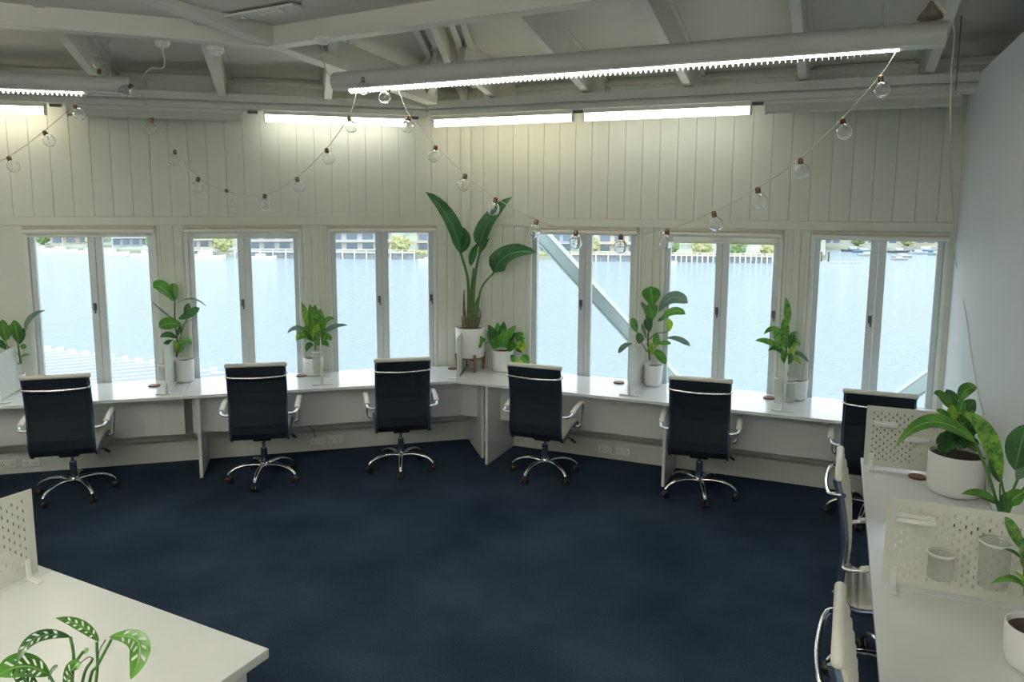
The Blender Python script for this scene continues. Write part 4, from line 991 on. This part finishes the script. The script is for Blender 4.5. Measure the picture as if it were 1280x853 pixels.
# ================================================================== LAMPS
def pendant(a, b_, lab, lit0, lit1, wires):
    a, b_ = V3(a), V3(b_); d = (b_ - a); ln = d.length; d.normalize(); rz = math.atan2(d.y, d.x)
    T = thing('pendant_light', lab, 'ceiling light', a, rz, 'long grey pendant lights')
    r = .062
    mb = MB(); prof = []
    for k in range(25):
        an = rad(-48 + (276) * k / 24); prof.append((r * math.cos(an), r * math.sin(an)))
    inner = [(x * .94, z * .94) for x, z in prof[::-1]]; ring = prof + inner; n = len(ring)
    vs = [(0, y, z) for y, z in ring] + [(ln, y, z) for y, z in ring]
    mb.add(vs, [(i, (i + 1) % n, n + (i + 1) % n, n + i) for i in range(n)] + [tuple(range(n))[::-1], tuple(range(n, 2 * n))], False)
    o = mb.build('housing', lampbody, T)
    for x0 in (0, ln - .006): MB().lathe([(.001, 0), (r * .995, 0), (r * .995, .006), (.001, .006)], 28, c=(x0, 0, 0), axis='x').build('end_cap', lampbody, T)
    for x0, x1 in ((.006, lit0), (lit1, ln - .006)):
        MB().box(x0, x1, -.04, .04, -.052, -.046).build('blank_cover', lampbody, T)
    nseg = 2
    for q in range(nseg):
        x0 = lit0 + (lit1 - lit0) * q / nseg + .01; x1 = lit0 + (lit1 - lit0) * (q + 1) / nseg - .01
        MB().tube([(x0, 0, -.040), (x1, 0, -.040)], .019, 12).build('lamp_tube', tube_m, T)
    mb = MB(); x = lit0
    while x < lit1:
        mb.add([(x, -.038, -.040), (x, .038, -.040), (x, .026, -.070), (x, 0, -.080), (x, -.026, -.070)] + [(x + .0025, -.038, -.040), (x + .0025, .038, -.040), (x + .0025, .026, -.070), (x + .0025, 0, -.080), (x + .0025, -.026, -.070)],
               [(0, 1, 2, 3, 4), (9, 8, 7, 6, 5), (0, 5, 6, 1), (1, 6, 7, 2), (2, 7, 8, 3), (3, 8, 9, 4), (4, 9, 5, 0)]); x += .0285
    for y in (-.040, .038): mb.box(lit0, lit1, y, y + .002, -.055, -.038)
    mb.build('louvre', louvre_m, T)
    for x, top in wires:
        mb = MB(); mb.tube([(x, 0, r - .002), (x, 0, r + .03)], .006, 8); mb.tube([(x, 0, r), (x, 0, top)], .0016, 6); mb.tube([(x, 0, top - .03), (x, 0, top)], .006, 8); mb.build('suspension_wire', alu, T)
    return T
PA, PB = V3((-1.153, 5.113, 3.05)), V3((1.987, 3.638, 3.05))
pendant(PA, PB, 'long grey pendant light with lit louvre crossing the upper right', .12, 3.28, [(.1, .26), (3.2, .36)])
PC = V3((-2.600, 5.335, 3.05)); PDd = (V3((-3.258, 4.992, 3.05)) - V3((-2.615, 5.33, 3.05))).normalized()
PDd = (tL * -1); PD = PC + PDd * 3.3
pendant(PC, PD, 'long grey pendant light running off the left edge', .28, 3.1, [(.12, .30), (3.1, .3)])
def batten(fn, a, b_, lab, lit):
    oc = (RO_ if fn is R else LO_) - .06
    o_ = fn((a + b_) / 2, oc, 3.0)
    def lf(t, o, z): return fn(t, oc + o, z) - o_
    T = thing('batten_light', lab, 'light', o_, 0, 'batten lights under the wall rail')
    MB(lf).box(a, b_, -.027, .027, 3.008, 3.04).build('housing', trim_m, T, bevel=.003)
    mb = MB(lf); pts = [(-.026, 3.008), (-.025, 2.962), (-.015, 2.95), (.013, 2.95), (.023, 2.962), (.025, 3.008)]
    n = len(pts); mb.add([(a + .012, o, z) for o, z in pts] + [(b_ - .012, o, z) for o, z in pts], [(i, (i + 1) % n, n + (i + 1) % n, n + i) for i in range(n)] + [tuple(range(n)), tuple(range(n, 2 * n))])
    mb.build('diffuser', (battenw_m if lit == 2 else batten_m) if lit else unlit_m, T)
    for x in (a, b_ - .012): MB(lf).box(x, x + .012, -.028, .028, 2.946, 3.012).build('end_cap', trim_m, T, bevel=.002)
batten(R, -.125, 1.175, 'lit wall batten light just right of the room corner', 2)
batten(R, 1.26, 2.575, 'lit wall batten light second right of the corner', 1)
batten(R, 2.67, 3.94, 'unlit wall batten light at the right end', 0)
batten(L, -1.763, -.57, 'lit wall batten light just left of the room corner', 1)
batten(L, -3.245, -1.935, 'unlit wall batten light between the two lit ones on the left wall', 0)
batten(L, -4.72, -3.39, 'lit wall batten light at the far left edge', 2)
for fn, x, lab in ((R, 1.218, 'small dark cable joiner between the two lit right battens'), (R, 2.62, 'small dark cable joiner beside the unlit right batten'), (L, -1.85, 'small dark cable joiner left of the lit batten near the corner'), (L, -3.318, 'small dark cable joiner at the far left batten'), (L, -.50, 'small dark cable joiner in the corner')):
    oc = (RO_ if fn is R else LO_) - .06; o = MB(fn).box(x - .04, x + .04, oc, oc + .03, 3.012, 3.034).build('cable_joiner', latch_m); tag(o, lab, 'connector', 'cable joiners between battens')
for (px, py, lab) in ((203, 54, 'white ceiling rose above the left pendant light'), (403, 50, 'white ceiling rose left of the long right pendant')):
    q = dz(px, py, 3.285); T = thing('ceiling_rose', lab, 'ceiling fitting', q, 0, 'ceiling roses')
    MB().lathe([(.018, -.028), (.036, -.022), (.046, -.004), (.048, .012)], 24).build('cover', white_m, T)
q = dz(269, 62, 3.285)
T = thing('smoke_detector', 'round white smoke detector under the left ring beam', 'smoke detector', q)
MB().lathe([(.02, -.035), (.045, -.030), (.055, -.012), (.055, .012)], 28).build('cover', white_m, T); MB().lathe([(.056, -.014), (.057, -.010)], 28, cap0=False, cap1=False).build('vent_ring', alu, T)
q = dz(203, 54, 3.285); e = PC + V3((.0, 0, -.01)); cable([q + V3((0, 0, -.03)), q + V3((0, 0, -.15)), (q + e) / 2 + V3((.02, 0, -.02)), e + V3((.03, 0, .0))], 'lamp_flex', 'pale flex looping from the left ceiling rose to the left pendant')
q = dz(403, 50, 3.285); e = PA + V3((-.02, 0, .03)); cable([q + V3((0, 0, -.03)), q + V3((.0, 0, -.12)), q + V3((.03, -.02, -.20)), e], 'lamp_flex', 'pale flex hanging from the right ceiling rose to the long pendant')

# festoon strings with clear bulbs
def bulb_proto():
    T = thing('festoon_bulb', '', 'light bulb')
    MB().lathe([(.010, -.024), (.014, -.030), (.026, -.038), (.033, -.050), (.0365, -.066), (.034, -.082), (.026, -.095), (.013, -.1025), (.001, -.104)], 24, cap0=False, cap1=False).build('globe', bulb_m, T, solid=.0016)
    MB().lathe([(.006, .004), (.012, 0), (.0135, -.006), (.0135, -.026), (.010, -.030)], 16).build('cap', brass, T)
    mb = MB(); mb.tube([(0, 0, -.03), (0, 0, -.06)], .0022, 6); mb.tube([(-.008, 0, -.062), (0, 0, -.06), (.008, 0, -.062)], .0012, 5); mb.build('filament_stem', alu, T)
    return T
bproto = bulb_proto(); bfirst = True
def put_bulb(p, lab, tilt=(0, 0)):
    global bfirst
    T = bproto if bfirst else copy_tree(bproto); bfirst = False
    T.location = p; T.rotation_euler = (tilt[0], tilt[1], 0); T['label'] = lab; T['group'] = 'clear festoon bulbs'
def cordline(pts, lab, grp='festoon cords'):
    o = MB().tube(spline(pts, 6), .0026, 6).build('festoon_string', cord_m); tag(o, lab, 'cord', grp)
SR = [(-.723, 4.911, 2.985), (-.645, 4.874, 2.812), (-.474, 4.794, 2.626), (-.287, 4.706, 2.448), (-.099, 4.618, 2.304), (.143, 4.504, 2.178), (.365, 4.4, 2.118), (.607, 4.286, 2.103), (.843, 4.175, 2.136), (1.065, 4.071, 2.233), (1.262, 3.978, 2.358), (1.441, 3.894, 2.503), (1.609, 3.816, 2.692), (1.748, 3.75, 2.882), (1.809, 3.722, 2.998)]
cordline(SR, 'pale festoon cord sagging below the long right pendant')
ords = ['first', 'second', 'third', 'fourth', 'fifth', 'sixth', 'seventh', 'eighth', 'ninth', 'tenth', 'eleventh', 'twelfth', 'thirteenth']
for i, p in enumerate(SR[1:-1]):
    s_ = 1 if p[0] < .3 else (-1 if p[0] > .9 else 0)
    put_bulb(p, 'clear globe bulb, %s from the left on the cord below the long right pendant' % ords[i], (0, .22 * s_))
SLp = [(-2.529, 5.317, 3.012), (-2.453, 5.306, 2.836), (-2.297, 5.283, 2.622), (-2.138, 5.259, 2.439), (-1.93, 5.228, 2.348), (-1.669, 5.19, 2.327), (-1.44, 5.156, 2.439), (-1.23, 5.124, 2.627), (-1.072, 5.101, 2.831), (-1.009, 5.092, 3.002)]
cordline(SLp, 'pale festoon cord sagging between the two pendants')
j = 0
for i, p in enumerate(SLp[1:-1]):
    if i == 3: continue
    put_bulb(p, 'clear globe bulb, %s from the left on the cord between the two pendants' % ords[j], (0, .2 if i < 3 else (-.2 if i > 4 else 0))); j += 1
q = V3(SLp[4]); T = thing('empty_bulb_holder', 'broken dangling bulb holder at the low point of the middle festoon cord', 'bulb holder', q)
MB().tube([(0, 0, 0), (-.02, 0, .004)], .011, 10).build('socket', brass, T); MB().tube([(.0, 0, 0), (.028, 0, -.01), (.03, 0, -.05), (.024, 0, -.085)], .0025, 6).build('wire', cord_m, T); MB().lathe([(.002, -.105), (.009, -.1), (.009, -.088), (.003, -.08)], 10, c=(.024, 0, 0)).build('tip', white_m, T)
SLL = [(-2.841, 5.211, 2.99), (-2.903, 5.179, 2.908), (-3.066, 5.093, 2.728), (-3.251, 4.996, 2.556), (-3.45, 4.90, 2.44), (-3.7, 4.8, 2.40)]
cordline(SLL, 'pale festoon cord dropping to the left edge')
for i, p in enumerate(SLL[1:4]): put_bulb(p, 'clear globe bulb, %s down the cord at the left edge' % ords[i], (0, -.45))
for px, py, yy, tl, lab in ((124, 92, 5.18, (0, math.pi), 'clear globe bulb resting upright on top of the left pendant'), (165, 106, 5.25, (0, .9), 'clear globe bulb at the right end of the left pendant'), (454, 97, 4.95, (0, 0), 'clear globe bulb against the left end of the long pendant'), (487, 110, 4.95, (0, .5), 'clear globe bulb hanging just under the left part of the long pendant')):
    put_bulb(pix(px, py, yy), lab, tl)

# tassel on the pendant's right end, chain, and the cable down the side wall
q = PB + V3((-.09, -.02, .066)); T = thing('dried_tassel', 'brown dried tassel lying on the right end of the long pendant', 'ornament', q)
mb = MB(); mb.lathe([(.055, -.002), (.045, .02), (.02, .05), (.008, .075)], 14); mb.build('fringe', soft_m, T); MB().tube([(0, 0, .07), (.03, 0, .06), (.06, 0, .02)], [.006, .01, .012], 8).build('knot', cord_m, T)
p0 = PB + V3((0.02, -.02, .07)); wp = [p0, PB + V3((.05, 0, -.10)), pix(1190, 200, 3.9), pix(1190, 240, 4.3), pix(1195, 300, 4.9), S(.45, .012, 1.95), S(.14 + .3, .012, 1.86)]
cable([PB + V3((.0, -.01, .07)), PB + V3((.03, -.01, 0)), pix(1189, 100, 3.66), pix(1188, 180, 3.72), pix(1190, 240, 3.85), pix(1193, 290, 4.3), S(.138, .008, 1.861), S(.80, .006, 1.542), S(1.05, .006, 1.38), S(1.34, .006, 1.234), S(1.75, .006, 1.05), S(2.0, .02, .80)], 'hanging_cable', 'thin pale cable hanging from the pendant end down the side wall', cord_m, .0035)
o = MB().tube([R(3.86, .75, 3.46), R(3.86, .75, 3.0)], .004, 6).build('hanging_chain', cordd_m); tag(o, 'dark short chain hanging from the rafter at the top right', 'chain')

# outlets on the baseboards
def outlet(fn, t, z, o, lab):
    c = fn(t, o, z); rz = math.atan2((tL if fn is L else tR).y, (tL if fn is L else tR).x)
    T = thing('power_outlet', lab, 'power outlet', c, rz, 'double power outlets')
    MB().box(-.066, .066, -.018, 0, -.036, .036).build('plate', outlet_m, T, bevel=.004)
    for s_ in (-.034, .034):
        mb = MB()
        for dx, r_ in ((-.009, .5), (.009, -.5)): mb.box(s_ + dx - .0018, s_ + dx + .0018, -.0195, -.017, -.008, .004)
        mb.box(s_ - .0018, s_ + .0018, -.0195, -.017, -.018, -.010); mb.build('socket', latch_m, T)
        MB().box(s_ - .006, s_ + .006, -.021, -.017, .016, .028).build('switch', white_m, T)
for fn, t, z, o_, lab in ((L, -3.92, .092, 0, 'power outlet at the left edge behind the leftmost chair'), (L, -3.745, .092, 0, 'power outlet just left of the leftmost chair base'), (L, -1.405, .095, 0, 'left one of the outlet pair between the second and third chairs'), (L, -1.245, .095, 0, 'right one of the outlet pair between the second and third chairs'),
                          (R, 1.405, .092, 0, 'left one of the outlet pair right of the fourth chair'), (R, 1.57, .092, 0, 'right one of the outlet pair right of the fourth chair'), (R, 2.89, .225, .0, 'lone outlet above the baseboard right of the fifth chair')):
    outlet(fn, t, z, o_ if z < .2 else -.05, lab)
cable([L(-2.75, -.02, .36), L(-2.6, .03, .25), L(-2.45, .04, .22), L(-2.3, .03, .26), L(-2.1, .02, .23), L(-1.9, -.02, .30)], 'floor_cable', 'pale cable looping under the left desk behind the leg panel', cord_m, .005)
cable([L(-2.42, .1, .002 + .16), L(-2.40, .12, .22), L(-2.2, .1, .22), L(-2.1, .05, .25)], 'floor_cable', 'short cable loop right of the left desk leg panel', cord_m, .004)
cable([L(-1.55, -.03, .30), L(-1.45, .02, .22), L(-1.42, .02, .13)], 'floor_cable', 'grey cable into the outlet pair between second and third chairs', cordd_m, .004)

# unseen fill lights added outside the view to brighten walls, desks and ceiling
def area(name, loc, sx, sy, e, col=(1, .96, .88), rot=(0, 0, 0)):
    ld = bpy.data.lights.new(name, 'AREA'); ld.shape = 'RECTANGLE'; ld.size = sx; ld.size_y = sy; ld.energy = e; ld.color = col
    o = bpy.data.objects.new(name, ld); COL.objects.link(o); o.location = loc; o.rotation_euler = rot
for x, y in ((-3.0, .6), (1.0, -1.2), (-2.5, -2.2)):
    area('fill_light_down', (x, y, 2.98), 3, .12, FILL_DOWN)
    area('fill_light_up', (x, y, 3.02), 3, .12, FILL_UP, (1, .96, .87), (math.pi, 0, 0))
